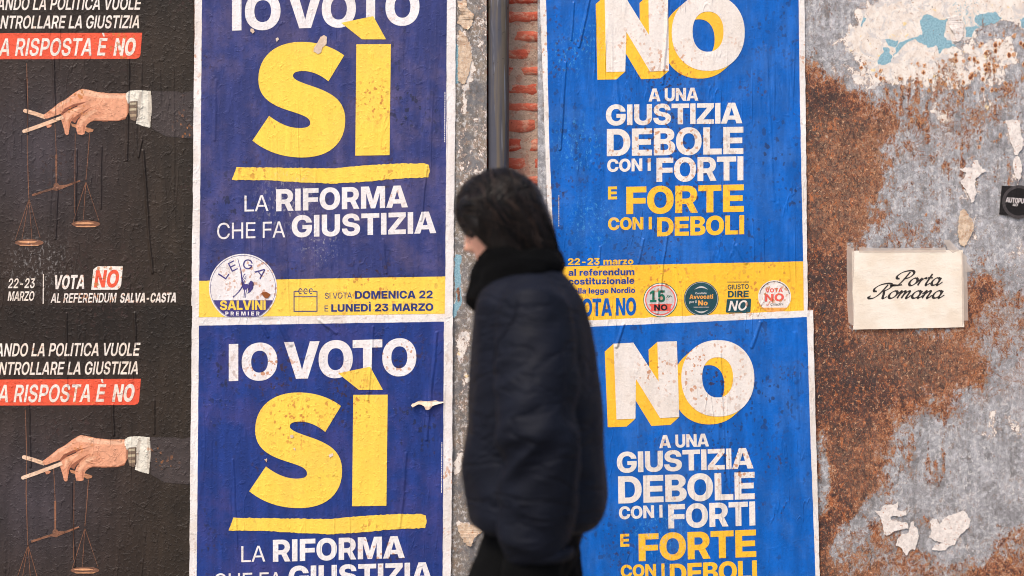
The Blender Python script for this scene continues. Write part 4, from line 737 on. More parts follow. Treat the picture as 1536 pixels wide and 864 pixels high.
    for pos, cc in ((.27, (178, 126, 86)), (.38, (166, 98, 52)), (.48, (134, 72, 38)), (.60, (98, 52, 32)), (.78, (62, 33, 24))): q = e.elements.new(pos); q.color = lin(*cc)
    rc = cr_.outputs[0]
    rc = t.mix(t.m('MULTIPLY', A('tan'), t.ss(w2, .44, .58, .0, .75)), rc, lin(152, 112, 84))
    rc = t.mix(t.m('MULTIPLY', t.ss(t.noise(t.mapv(P, (1, 1, .7), loc=(2, 0, 6)), 74, 8, .76, .8), .57, .60), .85), rc, lin(186, 104, 52))
    rc = t.mix(t.m('MULTIPLY', t.ss(t.noise(t.mapv(P, loc=(6, 0, 6)), 120, 7, .78, .5), .585, .61), .9), rc, lin(228, 180, 138))
    rc = t.mix(t.m('MULTIPLY', t.ss(t.noise(t.mapv(P, (1, 1, .6), loc=(7, 0, 2)), 66, 8, .76, .8), .56, .60), .85), rc, lin(48, 26, 20))
    crk = t.ss(t.m('ABSOLUTE', t.m('SUBTRACT', t.noise(t.mapv(P, loc=(1, 0, 8)), 30, 7, .68, 1.0), .5)), .0, .010, 1, 0)
    rc = t.mix(t.m('MULTIPLY', crk, .55), rc, lin(52, 28, 20))
    c = t.mix(t.m('MULTIPLY', rm, .95), c, rc)
    rn = w1
    # wandering tide lines of rust
    tl = t.ss(t.m('ABSOLUTE', t.m('SUBTRACT', t.noise(t.mapv(P, loc=(6, 0, 3)), 24, 4, .55, 1.2), .5)), .004, .016, 1, 0)
    tl = t.m('MULTIPLY', tl, t.ss(t.m('ADD', A('stain'), t.m('SUBTRACT', nm, .5)), .40, .55))
    c = t.mix(t.m('MULTIPLY', tl, .75), c, lin(140, 84, 44))
    # rust pustules with orange halo
    vd = t.vor(t.mapv(P, (1, 1, .75)), 62).outputs['Distance']
    vd = t.m('ADD', vd, t.m('ADD', t.m('MULTIPLY', t.m('SUBTRACT', nf, .5), .6), t.m('MULTIPLY', t.m('SUBTRACT', t.noise(t.mapv(P, (1, 1, .6)), 40, 4, .65), .5), .9)))
    gate = t.ss(t.m('ADD', A('spots'), t.m('MULTIPLY', t.m('SUBTRACT', t.noise(P, 34, 3), .5), 1.2)), .45, .62)
    halo = t.m('MULTIPLY', t.ss(vd, .24, .40, 1, 0), gate)
    core = t.m('MULTIPLY', t.ss(vd, .12, .24, 1, 0), gate)
    c = t.mix(t.m('MULTIPLY', halo, .85), c, t.mix(t.ss(nf, .4, .6), lin(206, 126, 62), lin(228, 176, 122)))
    c = t.mix(t.m('MULTIPLY', core, .95), c, lin(112, 56, 32))
    vd2 = t.m('ADD', t.vor(t.mapv(P, (1, 1, .8), loc=(1, 0, 2)), 150).outputs['Distance'], t.m('MULTIPLY', t.m('SUBTRACT', nf, .5), .4))
    c = t.mix(t.m('MULTIPLY', t.m('MULTIPLY', t.ss(vd2, .10, .20, 1, 0), t.ss(t.noise(P, 20, 3), .5, .6)), .8), c, lin(120, 70, 46))
    h = t.m('ADD', t.m('MULTIPLY', t.ss(pv, .48, .53), .25), t.m('MULTIPLY', t.m('MULTIPLY', rm, rn), 1.4))
    h = t.m('ADD', h, t.m('MULTIPLY', halo, .8))
    h = t.m('ADD', h, t.m('MULTIPLY', t.m('MULTIPLY', nf, .35), t.m('SUBTRACT', 1.0, t.m('MULTIPLY', pm, .7))))
    ro = t.m('ADD', .5, t.m('MULTIPLY', t.m('MAXIMUM', rm, pm), .35))
    me_ = t.m('MULTIPLY', t.m('SUBTRACT', 1.0, t.m('MAXIMUM', rm, pm)), .15)
    return t.finish(c, ro, h, .0012, 1.0, Metallic=me_)

edge_m = plain('board_edge', (128, 112, 92), .85, 60, .5, .002)

def fields_right(X, Y):
    Xw = X+16*fbm(X, Y, 70, 3, 1); Yw = Y+16*fbm(X, Y, 70, 3, 2)
    n60 = fbm(X, Y, 60, 4, 3); n18 = fbm(X, Y, 18, 3, 4)
    main = [(1130, 100), (1215, 95), (1250, 110), (1290, 150), (1340, 170), (1352, 205), (1325, 235), (1318, 290), (1312, 345), (1280, 372),
            (1280, 480), (1300, 492), (1440, 492), (1452, 440), (1470, 415), (1498, 430), (1500, 455), (1470, 470), (1452, 520), (1478, 545), (1462, 575), (1428, 600), (1415, 612), (1350, 618),
            (1340, 650), (1324, 690), (1322, 750), (1290, 770), (1312, 800), (1306, 900), (1330, 1224), (1130, 1224)]
    s = sdist(main, Xw, Yw)
    rust = 1.05*sstep(-58, 46, s+8*n60+6*n18)
    hole = sdist([(1205, 645), (1234, 650), (1238, 720), (1225, 765), (1205, 770)], Xw, Yw)
    rust = rust*(1-.65*sstep(-10, 10, hole))
    hole = sdist([(1240, 765), (1330, 740), (1330, 830), (1290, 862), (1262, 840)], Xw, Yw)
    rust = rust*(1-.6*sstep(-10, 14, hole))
    top = sdist([(1215, 60), (1260, 100), (1320, 150), (1420, 170), (1540, 110), (1540, 150), (1480, 200), (1380, 210), (1290, 190), (1215, 130)], Xw, Yw)
    rust = np.maximum(rust, .50*sstep(-34, 30, top))
    bot = sdist([(1420, 870), (1450, 840), (1500, 815), (1560, 850), (1700, 840), (1700, 1224), (1330, 1224), (1360, 900)], Xw, Yw)
    rust = np.maximum(rust, .80*sstep(-44, 30, bot+8*n60))
    rs = sdist([(1465, 440), (1500, 455), (1540, 450), (1560, 500), (1500, 530), (1470, 580), (1450, 560), (1440, 500)], Xw, Yw)
    rust = np.maximum(rust, .46*sstep(-34, 24, rs))
    rs = sdist([(1340, 335), (1420, 335), (1430, 380), (1330, 380)], Xw, Yw)
    rust = np.maximum(rust, .40*sstep(-20, 14, rs))
    for pl, a in (([(1340, 190), (1480, 170), (1500, 260), (1400, 330), (1330, 380)], .26), ([(1207, -40), (1290, -40), (1280, 60), (1207, 90)], .16), ([(1400, 90), (1440, 90), (1450, 170), (1410, 170)], .42),
                  ([(1475, 30), (1540, 40), (1540, 62), (1480, 60), (1462, 70)], .30), ([(1235, 855), (1330, 780), (1440, 850), (1440, 900), (1230, 900)], .5), ([(1340, 700), (1400, 690), (1400, 715), (1345, 720)], .45),
                  ([(1520, 790), (1560, 780), (1560, 864), (1450, 864)], .6), ([(1372, 768), (1400, 762), (1402, 790), (1376, 790)], .42), ([(1296, 770), (1322, 790), (1318, 830), (1290, 824)], .8)):
        rust = np.maximum(rust, a*sstep(-16, 16, sdist(pl, Xw, Yw)))
    drip = sstep(.25, .95, fbm(X, Y/7, 13, 3, 61))*sstep(-30, 25, sdist([(1290, 110), (1536, 70), (1560, 250), (1480, 280), (1330, 250)], Xw, Yw))
    drip = np.maximum(drip, sstep(.35, 1.0, fbm(X, Y/8, 12, 3, 62))*sstep(-30, 25, sdist([(1310, 560), (1480, 560), (1470, 700), (1330, 720)], Xw, Yw)))
    rust = np.maximum(rust, .58*drip)
    dark = sstep(-10, 30, sdist([(1205, 110), (1260, 130), (1300, 170), (1290, 190), (1205, 200)], Xw, Yw))
    dark = np.maximum(dark, .55*sstep(-20, 30, sdist([(1205, 380), (1275, 380), (1280, 495), (1420, 500), (1400, 600), (1340, 620), (1205, 640)], Xw, Yw)))
    dark = np.maximum(dark, .45*sstep(-20, 30, sdist([(1205, 760), (1260, 740), (1290, 770), (1250, 800), (1205, 810)], Xw, Yw)))
    paper_p = [(1290, 10), (1325, -12), (1420, -20), (1720, -20), (1720, 40), (1536, 44), (1500, 40), (1478, 52), (1462, 62), (1440, 66), (1452, 100), (1440, 120), (1392, 112), (1380, 132), (1345, 122), (1318, 118), (1300, 96), (1272, 84), (1272, 50)]
    Xp = X+7*fbm(X, Y, 24, 3, 11); Yp = Y+7*fbm(X, Y, 24, 3, 12)
    paper = .95*sstep(-22, 22, sdist(paper_p, Xp, Yp)+3*fbm(X, Y, 12, 2, 15))
    paper = paper*(1-.75*sstep(-8, 8, sdist([(1468, 40), (1490, 34), (1520, 36), (1532, 50), (1500, 62), (1478, 66), (1466, 58)], Xp, Yp)))
    for pl, a in (([(1280, 72), (1380, 100), (1440, 80), (1480, 110), (1430, 140), (1350, 130), (1290, 120)], .62),
                  ([(1446, 66), (1520, 58), (1530, 95), (1470, 118), (1448, 104)], .72),
                  ([(1460, 100), (1520, 100), (1500, 130), (1470, 130)], .6),
                  ([(1262, 96), (1300, 110), (1330, 128), (1290, 134)], .6),
                  ([(1400, 165), (1430, 165), (1425, 182), (1410, 186)], .8), ([(1470, 135), (1500, 130), (1490, 170), (1460, 160)], .5),
                  ([(1225, 88), (1240, 92), (1236, 104)], .55), ([(1246, 150), (1254, 152), (1252, 163), (1247, 161)], .95),
                  ([(1242, 60), (1275, 58), (1272, 64), (1244, 66)], .75), ([(1510, 395), (1540, 340), (1540, 420)], .36),
                  ([(1484, 615), (1500, 610), (1496, 650), (1482, 645)], .62), ([(1340, 840), (1352, 838), (1346, 860)], .3),
                  ([(1264, 540), (1284, 545), (1276, 556)], .45), ([(1434, 562), (1446, 560), (1450, 575), (1440, 582)], .95),
                  ([(1510, 625), (1540, 640), (1540, 660), (1515, 650)], .5)):
        paper = np.maximum(paper, a*sstep(-7, 7, sdist(pl, Xp, Yp)))
    paper = np.maximum(paper, 1.1*sstep(-8, 14, sdist([(1436, -30), (1720, -30), (1720, 30), (1500, 32), (1470, 42), (1440, 36)], Xp, Yp)))
    for cx, cy, rr, a in ((1330, 790, 42, .40), (1362, 815, 36, .38), (1425, 800, 50, .42), (1520, 205, 34, .42), (1526, 268, 26, .4), (1455, 280, 40, .42), (1452, 345, 40, .42), (1300, 130, 40, .4), (1390, 140, 60, .36), (1500, 480, 50, .34), (1480, 640, 40, .3), (1260, 130, 50, .33)):
        paper = np.maximum(paper, a*sstep(1.0, .2, np.hypot(X-cx, Y-cy)/rr))
    teal = np.zeros_like(X)
    for pl in ([(1382, 28), (1424, 27), (1420, 62), (1402, 76), (1372, 64), (1378, 46)], [(1344, 62), (1362, 58), (1374, 50), (1382, 34), (1372, 60), (1350, 72), (1338, 78)],
               [(1458, 18), (1496, 15), (1508, 28), (1484, 40), (1468, 44), (1460, 34)], [(1448, 40), (1466, 44), (1456, 60), (1444, 54)], [(1294, 40), (1302, 20), (1305, 22), (1298, 42)], [(1324, 60), (1344, 55), (1340, 70), (1330, 72)],
               [(1318, 76), (1336, 78), (1334, 92), (1322, 90)], [(1396, 62), (1415, 80), (1430, 66), (1424, 58)], [(1425, 64), (1448, 66), (1440, 74)], [(1434, 0), (1442, 0), (1440, 4)], [(1526, 20), (1540, 16), (1540, 40), (1530, 38)], [(1438, 340), (1450, 336), (1452, 352), (1440, 354)], [(1436, 305), (1446, 310), (1456, 330), (1450, 332)], [(1500, 136), (1510, 140), (1504, 150)]):
        teal = np.maximum(teal, sstep(-3.5, 3.5, sdist(pl, Xp, Yp)))
    teal = np.maximum(teal, .42*sstep(-8, 8, sdist([(1420, 0), (1470, 5), (1500, 50), (1430, 56)], Xp, Yp)))
    spots = .62*sstep(-25, 25, sdist([(1290, 60), (1370, 90), (1440, 70), (1560, 30), (1560, 120), (1500, 170), (1400, 150), (1300, 130)], Xw, Yw))
    spots = np.maximum(spots, .85*sstep(-20, 20, sdist([(1440, 70), (1540, 50), (1540, 110), (1490, 150), (1440, 160)], Xw, Yw)))
    spots = np.maximum(spots, .46*sstep(-30, 30, sdist([(1320, 180), (1540, 140), (1540, 240), (1380, 250)], Xw, Yw)))
    spots = np.maximum(spots, .34*sstep(-20, 20, sdist([(1330, 320), (1420, 320), (1430, 380), (1330, 380)], Xw, Yw)))
    spots = np.maximum(spots, .42*sstep(-20, 20, sdist([(1480, 800), (1540, 820), (1540, 864), (1440, 864)], Xw, Yw)))
    spots = np.maximum(spots, .34*sstep(-30, 30, rs))
    stain = .55*sstep(-30, 30, sdist([(1330, 150), (1470, 160), (1470, 210), (1400, 260), (1340, 290)], Xw, Yw))
    stain = np.maximum(stain, .6*sstep(-30, 30, sdist([(1440, 430), (1560, 440), (1560, 600), (1470, 620), (1430, 580)], Xw, Yw)))
    stain = np.maximum(stain, .5*sstep(-30, 30, sdist([(1230, 780), (1330, 770), (1440, 830), (1440, 900), (1230, 900)], Xw, Yw)))
    tan = sstep(-30, 30, sdist([(1215, 180), (1340, 190), (1320, 360), (1250, 370), (1215, 330)], Xw, Yw))
    tan = np.maximum(tan, .8*sstep(-25, 25, sdist([(1290, 490), (1440, 495), (1480, 540), (1420, 600), (1380, 590), (1300, 540)], Xw, Yw)))
    tan = np.maximum(tan, .7*sstep(-25, 25, sdist([(1230, 660), (1330, 640), (1330, 760), (1260, 800), (1240, 864), (1320, 864)], Xw, Yw)))
    stain = np.maximum(stain, .35)
    return dict(rust=rust, dark=dark, paper=paper, teal=teal, spots=spots, stain=stain, tan=tan)

def fields_left(X, Y):
    Xw = X+6*fbm(X, Y, 26, 3, 31); Yw = Y+10*fbm(X, Y, 40, 3, 32)
    rust = .8*sstep(-4, 4, sdist([(284, -80), (294, -80), (293, 330), (286, 345)], X+2*fbm(X, Y, 20, 2, 8), Y))
    for pl, a in (([(682, 430), (688, 425), (689, 445), (684, 452)], .9), ([(682, 520), (688, 540), (684, 560)], .3)):
        rust = np.maximum(rust, a*sstep(-4, 4, sdist(pl, Xw, Yw)))
    paper = np.zeros_like(X)
    for pl, a in (([(688, 45), (702, 50), (706, 92), (703, 120), (690, 124)], .95), ([(684, 120), (697, 126), (700, 135), (692, 140)], .9), ([(692, 140), (698, 148), (696, 168), (690, 160)], .9),
                  ([(686, 256), (700, 254), (698, 258), (687, 260)], .9), ([(680, 500), (700, 495), (706, 520), (690, 540), (682, 560)], .62),
                  ([(686, 555), (700, 552), (694, 600), (686, 590)], .5), ([(680, 690), (690, 686), (692, 715), (684, 720)], .75),
                  ([(685, 792), (702, 785), (722, 792), (722, 800), (708, 822), (694, 812)], .8), ([(708, 0), (735, 0), (735, 100), (712, 60)], .40), ([(682, 180), (735, 150), (735, 300), (690, 300)], .36), ([(714, 205), (720, 200), (718, 220)], .8), ([(682, 560), (720, 560), (720, 700), (682, 700)], .34)):
        paper = np.maximum(paper, a*sstep(-5, 5, sdist(pl, Xw, Yw)))
    teal = .0*X
    for pl in ([(679, 45), (686, 48), (686, 115), (679, 118)], [(680, 372), (692, 380), (690, 415), (694, 450), (688, 470), (680, 470)]):
        teal = np.maximum(teal, sstep(-3, 3, sdist(pl, Xw, Yw)))
    paper = np.maximum(paper, teal)
    z = np.zeros_like(X)
    return dict(rust=rust, dark=z, paper=paper, teal=teal, spots=z+.15, stain=z+.35, tan=z)

metal_r = sheet_metal('rusted_zinc', (172, 170, 173), 1.04)
metal_l = sheet_metal('grimy_zinc', (142, 128, 114), .84)
panel('metal_panel', -230, 730, 'grimy grey metal panel behind the dark and purple posters, left of the drainpipe', fields_left, metal_l, edge_m, step=3.0)
panel('metal_panel', 806.5, 1720, 'rust eaten grey metal panel with old paper scraps, right of the drainpipe', fields_right, metal_r, edge_m)
# ================================================================== posters
paper_si = ink('poster_paper', WHITE, 'si', (222, 206, 192), .6)
si_blue = ink('purple_blue_ink', (54, 62, 118), 'si', (86, 80, 122), .95)
si_yell = ink('warm_yellow_ink', (255, 212, 84), 'si', (250, 204, 92), .5)
si_white = ink('white_print', (240, 234, 234), 'si', (228, 214, 206), .5)
si_text = ink('navy_text_ink', (48, 62, 128), 'si')
si_purple = ink('emblem_purple_ink', (74, 66, 130), 'si')
paper_no = ink('poster_paper_glossy', (236, 230, 226), 'no', (224, 208, 190), .6)
no_blue = ink('bright_blue_ink', (4, 95, 186), 'no', (42, 104, 186), .9)
no_yell = ink('orange_yellow_ink', (255, 196, 56), 'no', (250, 186, 62), .5)
no_white = ink('cream_print', (238, 228, 220), 'no', (226, 212, 198), .5)
no_text = ink('blue_text_ink', (40, 72, 156), 'no')
no_teal = ink('teal_ink', (36, 78, 86), 'no')
no_red = ink('soft_red_ink', (232, 96, 84), 'no')
no_green = ink('green_ink', (30, 116, 92), 'no')
no_black = ink('black_ink', (34, 34, 38), 'no')
no_gray = ink('pale_grey_ink', (200, 196, 194), 'no')
no_orng = ink('orange_text_ink', (240, 168, 84), 'no')
dk_paper = ink('dark_poster_print', (62, 54, 52), 'dark', attr_col=True)
dk_white = ink('bone_white_print', (242, 230, 220), 'dark', (236, 214, 190), .6)
dk_red = ink('orange_red_ink', (238, 92, 62), 'dark', (228, 84, 60), .5)
dk_pic = ink('picture_print', (220, 170, 140), 'dark', attr_col=True)

def torn_bits(name, blobs, mat, org, parent, lay):
    for k, b in enumerate(blobs):
        F = Flat(org); F.poly([ragged(b, .5, 2.0, 50+k)], lay); F.build(name, mat, parent)

def poster_sheet(pts, lay, mat, org, parent, seed, lift=.0030):
    F = Flat(org); n = len(pts)
    cx = sum(p[0] for p in pts)/n; cy = sum(p[1] for p in pts)/n
    inner = [(p[0]+(cx-p[0])*.024, p[1]+(cy-p[1])*.016) for p in pts]
    F.poly([inner], lay)
    def off(p): return lift*max(0, mnoise.noise(Vector((p[0]*.021, seed*3.1, p[1]*.021)))-.12)*1.6
    b = len(F.v); F.v += [F.pt(p, lay) for p in inner]+[F.pt(p, lay+off(p)) for p in pts]+[F.pt(p, lay+off(p)-.0004) for p in pts]
    area = sum(pts[k][0]*pts[(k+1) % n][1]-pts[(k+1) % n][0]*pts[k][1] for k in range(n))
    for k in range(n):
        j = (k+1) % n
        for q in ((b+k, b+j, b+n+j, b+n+k), (b+n+k, b+n+j, b+2*n+j, b+2*n+k)): F.f.append(q if area > 0 else q[::-1])
    return F.build('paper', mat, parent)

# -------------------------------------------------- the yes poster (purple blue)
def make_si():
    org = (482, 478)
    root = empty('poster', wallpt(*org, .0022))
    outer = ragged([(293, -48), (684, -52), (683, 180), (679, 478), (287, 486), (289, 330)], .45, 9, 2)
    poster_sheet(outer, L0, paper_si, org, root, 1)
    F = Flat(org); F.poly([ragged([(303.5, -37), (670.5, -43), (669.5, 180), (668, 414.6), (299, 421.2), (301, 250)], .25, 9, 3)], 2*L0)
    F.build('printed_panel', si_blue, root)
    F = Flat(org); F.poly([ragged([(299, 421.2), (668, 414.6), (667, 470.5), (298.5, 476)], .2, 9, 4)], 2*L0)
    F.build('colour_band', si_yell, root)
    F = Flat(org)
    F.text('IO', HEAVY, 348.3, 46.2, 421, 43.8, 55.5, 3*L0)
    F.text('VOTO', HEAVY, 431, 43.2, 629.3, 37.4, 55.5, 3*L0, track=-45)
    F.build('headline', si_white, root)
    S = bez(crop([(851, 300), (790, 255), (715, 227), (620, 227), (480, 227), (388, 305), (388, 430), (388, 535), (470, 572), (560, 600),
                  (620, 620), (668, 632), (668, 665), (668, 685), (645, 692), (610, 692), (545, 692), (490, 660), (446, 626), 'L', (356, 760),
                  (430, 820), (520, 851), (625, 851), (770, 851), (857, 775), (857, 650), (857, 545), (790, 505), (690, 470),
                  (620, 446), (575, 432), (575, 410), (575, 392), (595, 384), (630, 384), (675, 384), (725, 405), (766, 440), 'L', (851, 300)], 3.6, 280, 0), 12)
    F = Flat(org); F.poly([S], 4*L0)
    F.poly([crop([(917, 240), (1103, 239), (1096, 838), (911, 841)], 3.6, 280, 0)], 4*L0)
    F.poly([crop([(835, 124), (1008, 88), (1077, 213), (947, 213)], 3.6, 280, 0)], 4*L0)
    F.build('big_word', si_yell, root)
    U = crop([(240, 66), (350, 68), (480, 70), (680, 72), (740, 70), (860, 58), (1000, 50), (1140, 48), (1163, 56), (1167, 80), (1160, 116),
              (1000, 122), (880, 135), (700, 146), (520, 138), (400, 130), (218, 128)], 3.2, 280, 230)
    F = Flat(org); F.poly([ragged(U, .55, 3.2, 5)], 4*L0); F.build('brush_underline', si_yell, root)
    F = Flat(org)
    F.text('LA', LIGHT, 367, 317.4, 403, 316.4, 23.8, 3*L0)
    F.text('RIFORMA', HEAVY, 414.4, 317, 612, 311, 33, 3*L0, track=-8)
    F.text('CHE FA', LIGHT, 326, 358.7, 428, 356, 24, 3*L0)
    F.text('GIUSTIZIA', HEAVY, 437.8, 356, 654.4, 349.6, 32.5, 3*L0, track=-8)
    F.build('slogan', si_white, root)
    F = Flat(org)
    F.text('SI VOTA', LIGHT, 487.5, 448, 528, 447.4, 8.7, 3*L0)
    F.text('DOMENICA 22', HEAVY, 532.5, 448.2, 649, 447.4, 11.6, 3*L0)
    F.text('E', LIGHT, 487, 467, 492.6, 467, 8.7, 3*L0)
    F.text('LUNEDÌ 23 MARZO', HEAVY, 497, 467.6, 650, 466, 11.2, 3*L0)
    F.build('date_lettering', si_text, root)
    C = lambda pts: crop(pts, 3.2, 280, 230)
    F = Flat(org)
    F.stroke(C([(516, 662), (516, 760)]), 1.4, 3*L0); F.stroke(C([(626, 662), (626, 760)]), 1.4, 3*L0)
    F.stroke(C([(518.4, 662), (536, 662)]), 1.4, 3*L0); F.stroke(C([(606, 662), (623.6, 662)]), 1.4, 3*L0)
    F.stroke(C([(518.4, 758), (623.6, 758)]), 1.4, 3*L0); F.stroke(C([(518.4, 688), (623.6, 688)]), 1.2, 3*L0)
    for x in (546, 571, 597):
        F.stroke(C([(x+8, 655), (x+2, 649), (x-6, 652), (x-8, 664), (x-3, 674), (x+6, 672)]), 1.3, 3*L0)
        F.stroke(C([(x-4, 662), (x+14, 660)]), .9, 3.2*L0)
    F.build('calendar_symbol', si_text, root)
    # round emblem with the white rim, cut off by the band's lower edge
    G = lambda pts: crop(pts, 7.854, 300, 370)
    cx, cy = 364.7, 431.8
    F = Flat(org)
    F.poly([[(x, min(y, 475.2)) for x, y in circle(cx, cy, 51, 90)]], 4*L0)
    em = F.build('emblem', si_white, root)
    F = Flat(org)
    ring = [(cx+48.8*math.cos(a), cy+48.8*math.sin(a)) for a in np.linspace(R(-242), R(62), 70)]
    F.stroke(ring, .55, 5*L0)
    seg = [p for p in circle(cx, cy, 48.2, 160) if p[1] > 449.6]
    seg = sorted(seg, key=lambda p: math.atan2(p[1]-cy, p[0]-cx))
    F.poly([[(x, min(y, 475)) for x, y in seg]], 5*L0)
    for ch, ang, hgt, wid in (('L', -57, 14.5, 9.5), ('E', -26, 14.5, 10), ('G', 12, 14.5, 14), ('A', 51.5, 14.5, 15)):
        T = Flat(org); T.text(ch, LIGHT, -wid/2, 0, wid/2, 0, hgt, 0)
        a = R(ang); rb = 34.4-7.0
        for f in T.f:
            pts = []
            for i in f:
                x, _, zz = T.v[i]; px_, py_ = x*PXM+org[0], org[1]-zz*PXM
                u, v = px_, -py_+rb
                pts.append((cx+u*math.cos(a)+v*math.sin(a), cy+u*math.sin(a)-v*math.cos(a)-1.5))
            F.poly([pts], 5*L0)
    F.poly([G([(444, 140), (452, 146), (492, 290), (506, 392), (490, 420), (478, 280)])], 5*L0)
    F.poly([ragged(G([(488, 400), (505, 390), (530, 440), (565, 440), (570, 480), (556, 500), (530, 512), (512, 505), (498, 470)]), .35, 1.6, 21)], 5*L0)
    F.poly([ragged(G([(604, 398), (626, 412), (637, 440), (628, 490), (600, 530), (560, 556), (572, 520), (560, 470), (575, 430)]), .35, 1.6, 22),
            G([(580, 445), (606, 432), (618, 450), (600, 470), (584, 480)])], 5.2*L0)
    F.stroke(G([(506, 460), (478, 505), (460, 530), (425, 565), (390, 597)]), 1.9, 5.4*L0, 1.0)
    F.poly([G([(386, 585), (398, 580), (408, 592), (392, 602)])], 5.6*L0)
    F.stroke(G([(528, 500), (524, 545), (520, 600)]), 1.5, 5.4*L0, 1.0)
    F.stroke(G([(556, 500), (546, 530), (540, 560), (536, 602)]), 1.2, 5.4*L0, .7)
    F.stroke(G([(536, 318), (520, 332), (514, 350), (522, 368), (536, 376), (544, 362), (540, 345)]), 1.0, 5.4*L0)
    F.stroke(G([(500, 360), (512, 385), (530, 400), (520, 430)]), .8, 5.4*L0)
    F.build('emblem_drawing', si_purple, em)
    F = Flat(org); F.text('SALVINI', HEAVY, *G([(238, 746)])[0], *G([(776, 744)])[0], 14.2, 6*L0, track=-10); F.build('emblem_name', si_yell, em)
    F = Flat(org); F.text('PREMIER', HEAVY, *G([(302, 810)])[0], *G([(704, 810)])[0], 5.8, 6*L0, track=330); F.build('emblem_line', si_white, em)
    F = Flat(org)
    y = 138.0; rng = random.Random(3)
    while y < 213:
        h = rng.uniform(1.0, 2.6); F.poly([[(667.0-.006*(y-138), y), (668.1-.006*(y-138), y), (668.1-.006*(y-138), y+h), (667.0-.006*(y-138), y+h)]], 3*L0); y += h+rng.uniform(.3, .8)
    F.build('fine_print', si_white, root)
    return root
pulp_m = ink('bare_paper_pulp', (214, 186, 162), 'si', (236, 220, 204), .8)
si1 = make_si()
si2 = copy_tree(si1)
si2.location = wallpt(482-4.6, 478+525.4, .0050)
s2 = [c for c in si2.children if c.name.startswith('printed_panel')][0].material_slots[0]
s2.link = 'OBJECT'; s2.material = ink('deeper_blue_ink', (34, 58, 128), 'si', (62, 64, 126), .8)      # the second print run is bluer
g = 'purple blue yes posters'
tag(si1, 'upper purple blue poster with a big yellow word, round emblem and yellow date band', 'poster', g)
tag(si2, 'lower purple blue poster with the whole white headline above its big yellow word', 'poster', g)
o1 = (482, 478)
torn_bits('torn_spot', [crop([(742, 190), (758, 200), (756, 240), (735, 255), (725, 285), (708, 293), (686, 280), (690, 255), (705, 235), (722, 200)], 3.6, 280, 0),
                        crop([(347, 155), (362, 158), (368, 172), (356, 182), (345, 170)], 3.6, 280, 0), crop([(482, 208), (494, 203), (500, 214), (488, 228)], 3.6, 280, 0)], pulp_m, o1, si1, 7*L0)
rustchip = ink('rust_chip', (150, 84, 40), 'no')
torn_bits('rust_chip', [crop([(720, 555), (740, 535), (790, 535), (812, 548), (834, 562), (828, 575), (805, 605), (770, 608), (745, 580)], 7.854, 300, 370)], rustchip, o1, si1, 8*L0)
# the tear in the lower poster: its torn flap stands off the sheet
dx, dy = -4.6, 525.4
tear = [(x-dx, y-dy) for x, y in crop([(262, 430), (285, 388), (330, 380), (420, 330), (490, 318), (560, 330), (640, 335), (700, 325), (830, 312), (900, 340), (1010, 345), (1015, 360), (930, 385), (830, 410), (750, 440), (690, 510), (640, 530), (600, 525), (570, 450), (500, 410), (430, 400), (350, 440), (300, 470)], 15.36, 600, 580)]
oz = (dy+478-602)/PXM
fl = sheet('torn_flap', ragged(tear, .25, 2, 9), 7*L0, .0003, pulp_m, o1, si2, curl=lambda x, zz: .010*max(0, min(1, ((478-(603-dy))/PXM-zz)*90)))
torn_bits('torn_spot', [[(x-dx, y-dy) for x, y in b] for b in (crop([(350, 388), (360, 386), (362, 396), (352, 398)], 2.25, 280, 480), crop([(480, 455), (494, 448), (496, 456), (484, 464)], 2.25, 280, 480),
            crop([(262, 470), (272, 466), (272, 480)], 2.25, 280, 480), crop([(360, 433), (367, 430), (368, 442)], 2.25, 280, 480))], pulp_m, o1, si2, 7*L0)

# -------------------------------------------------- the no poster (bright blue)
def sweep_fill(loops, off):
    """outline of letter loops dragged along off: triangles of the union"""
    verts = []; faces = []
    def add(poly):
        b = len(verts); verts.extend(Vector(p) for p in poly); faces.append(list(range(b, b+len(poly))))
    flat = [p for l in loops for p in l]
    for tri in tessellate_polygon([[Vector((p[0], p[1], 0)) for p in l] for l in loops]):
        add([(flat[i][0]+off[0], flat[i][1]+off[1]) for i in tri])
    for l in loops:
        for k in range(len(l)):
            a, b = l[k], l[(k+1) % len(l)]
            q = [a, b, (b[0]+off[0], b[1]+off[1]), (a[0]+off[0], a[1]+off[1])]
            ar = sum(q[i][0]*q[(i+1) % 4][1]-q[(i+1) % 4][0]*q[i][1] for i in range(4))
            if abs(ar) > .05: add(q if ar > 0 else q[::-1])
    vs, es, fs, ov, oe, of = delaunay_2d_cdt(verts, [], faces, 0, 1e-4)
    return [[tuple(vs[i]) for i in f] for f, o in zip(fs, of) if o]

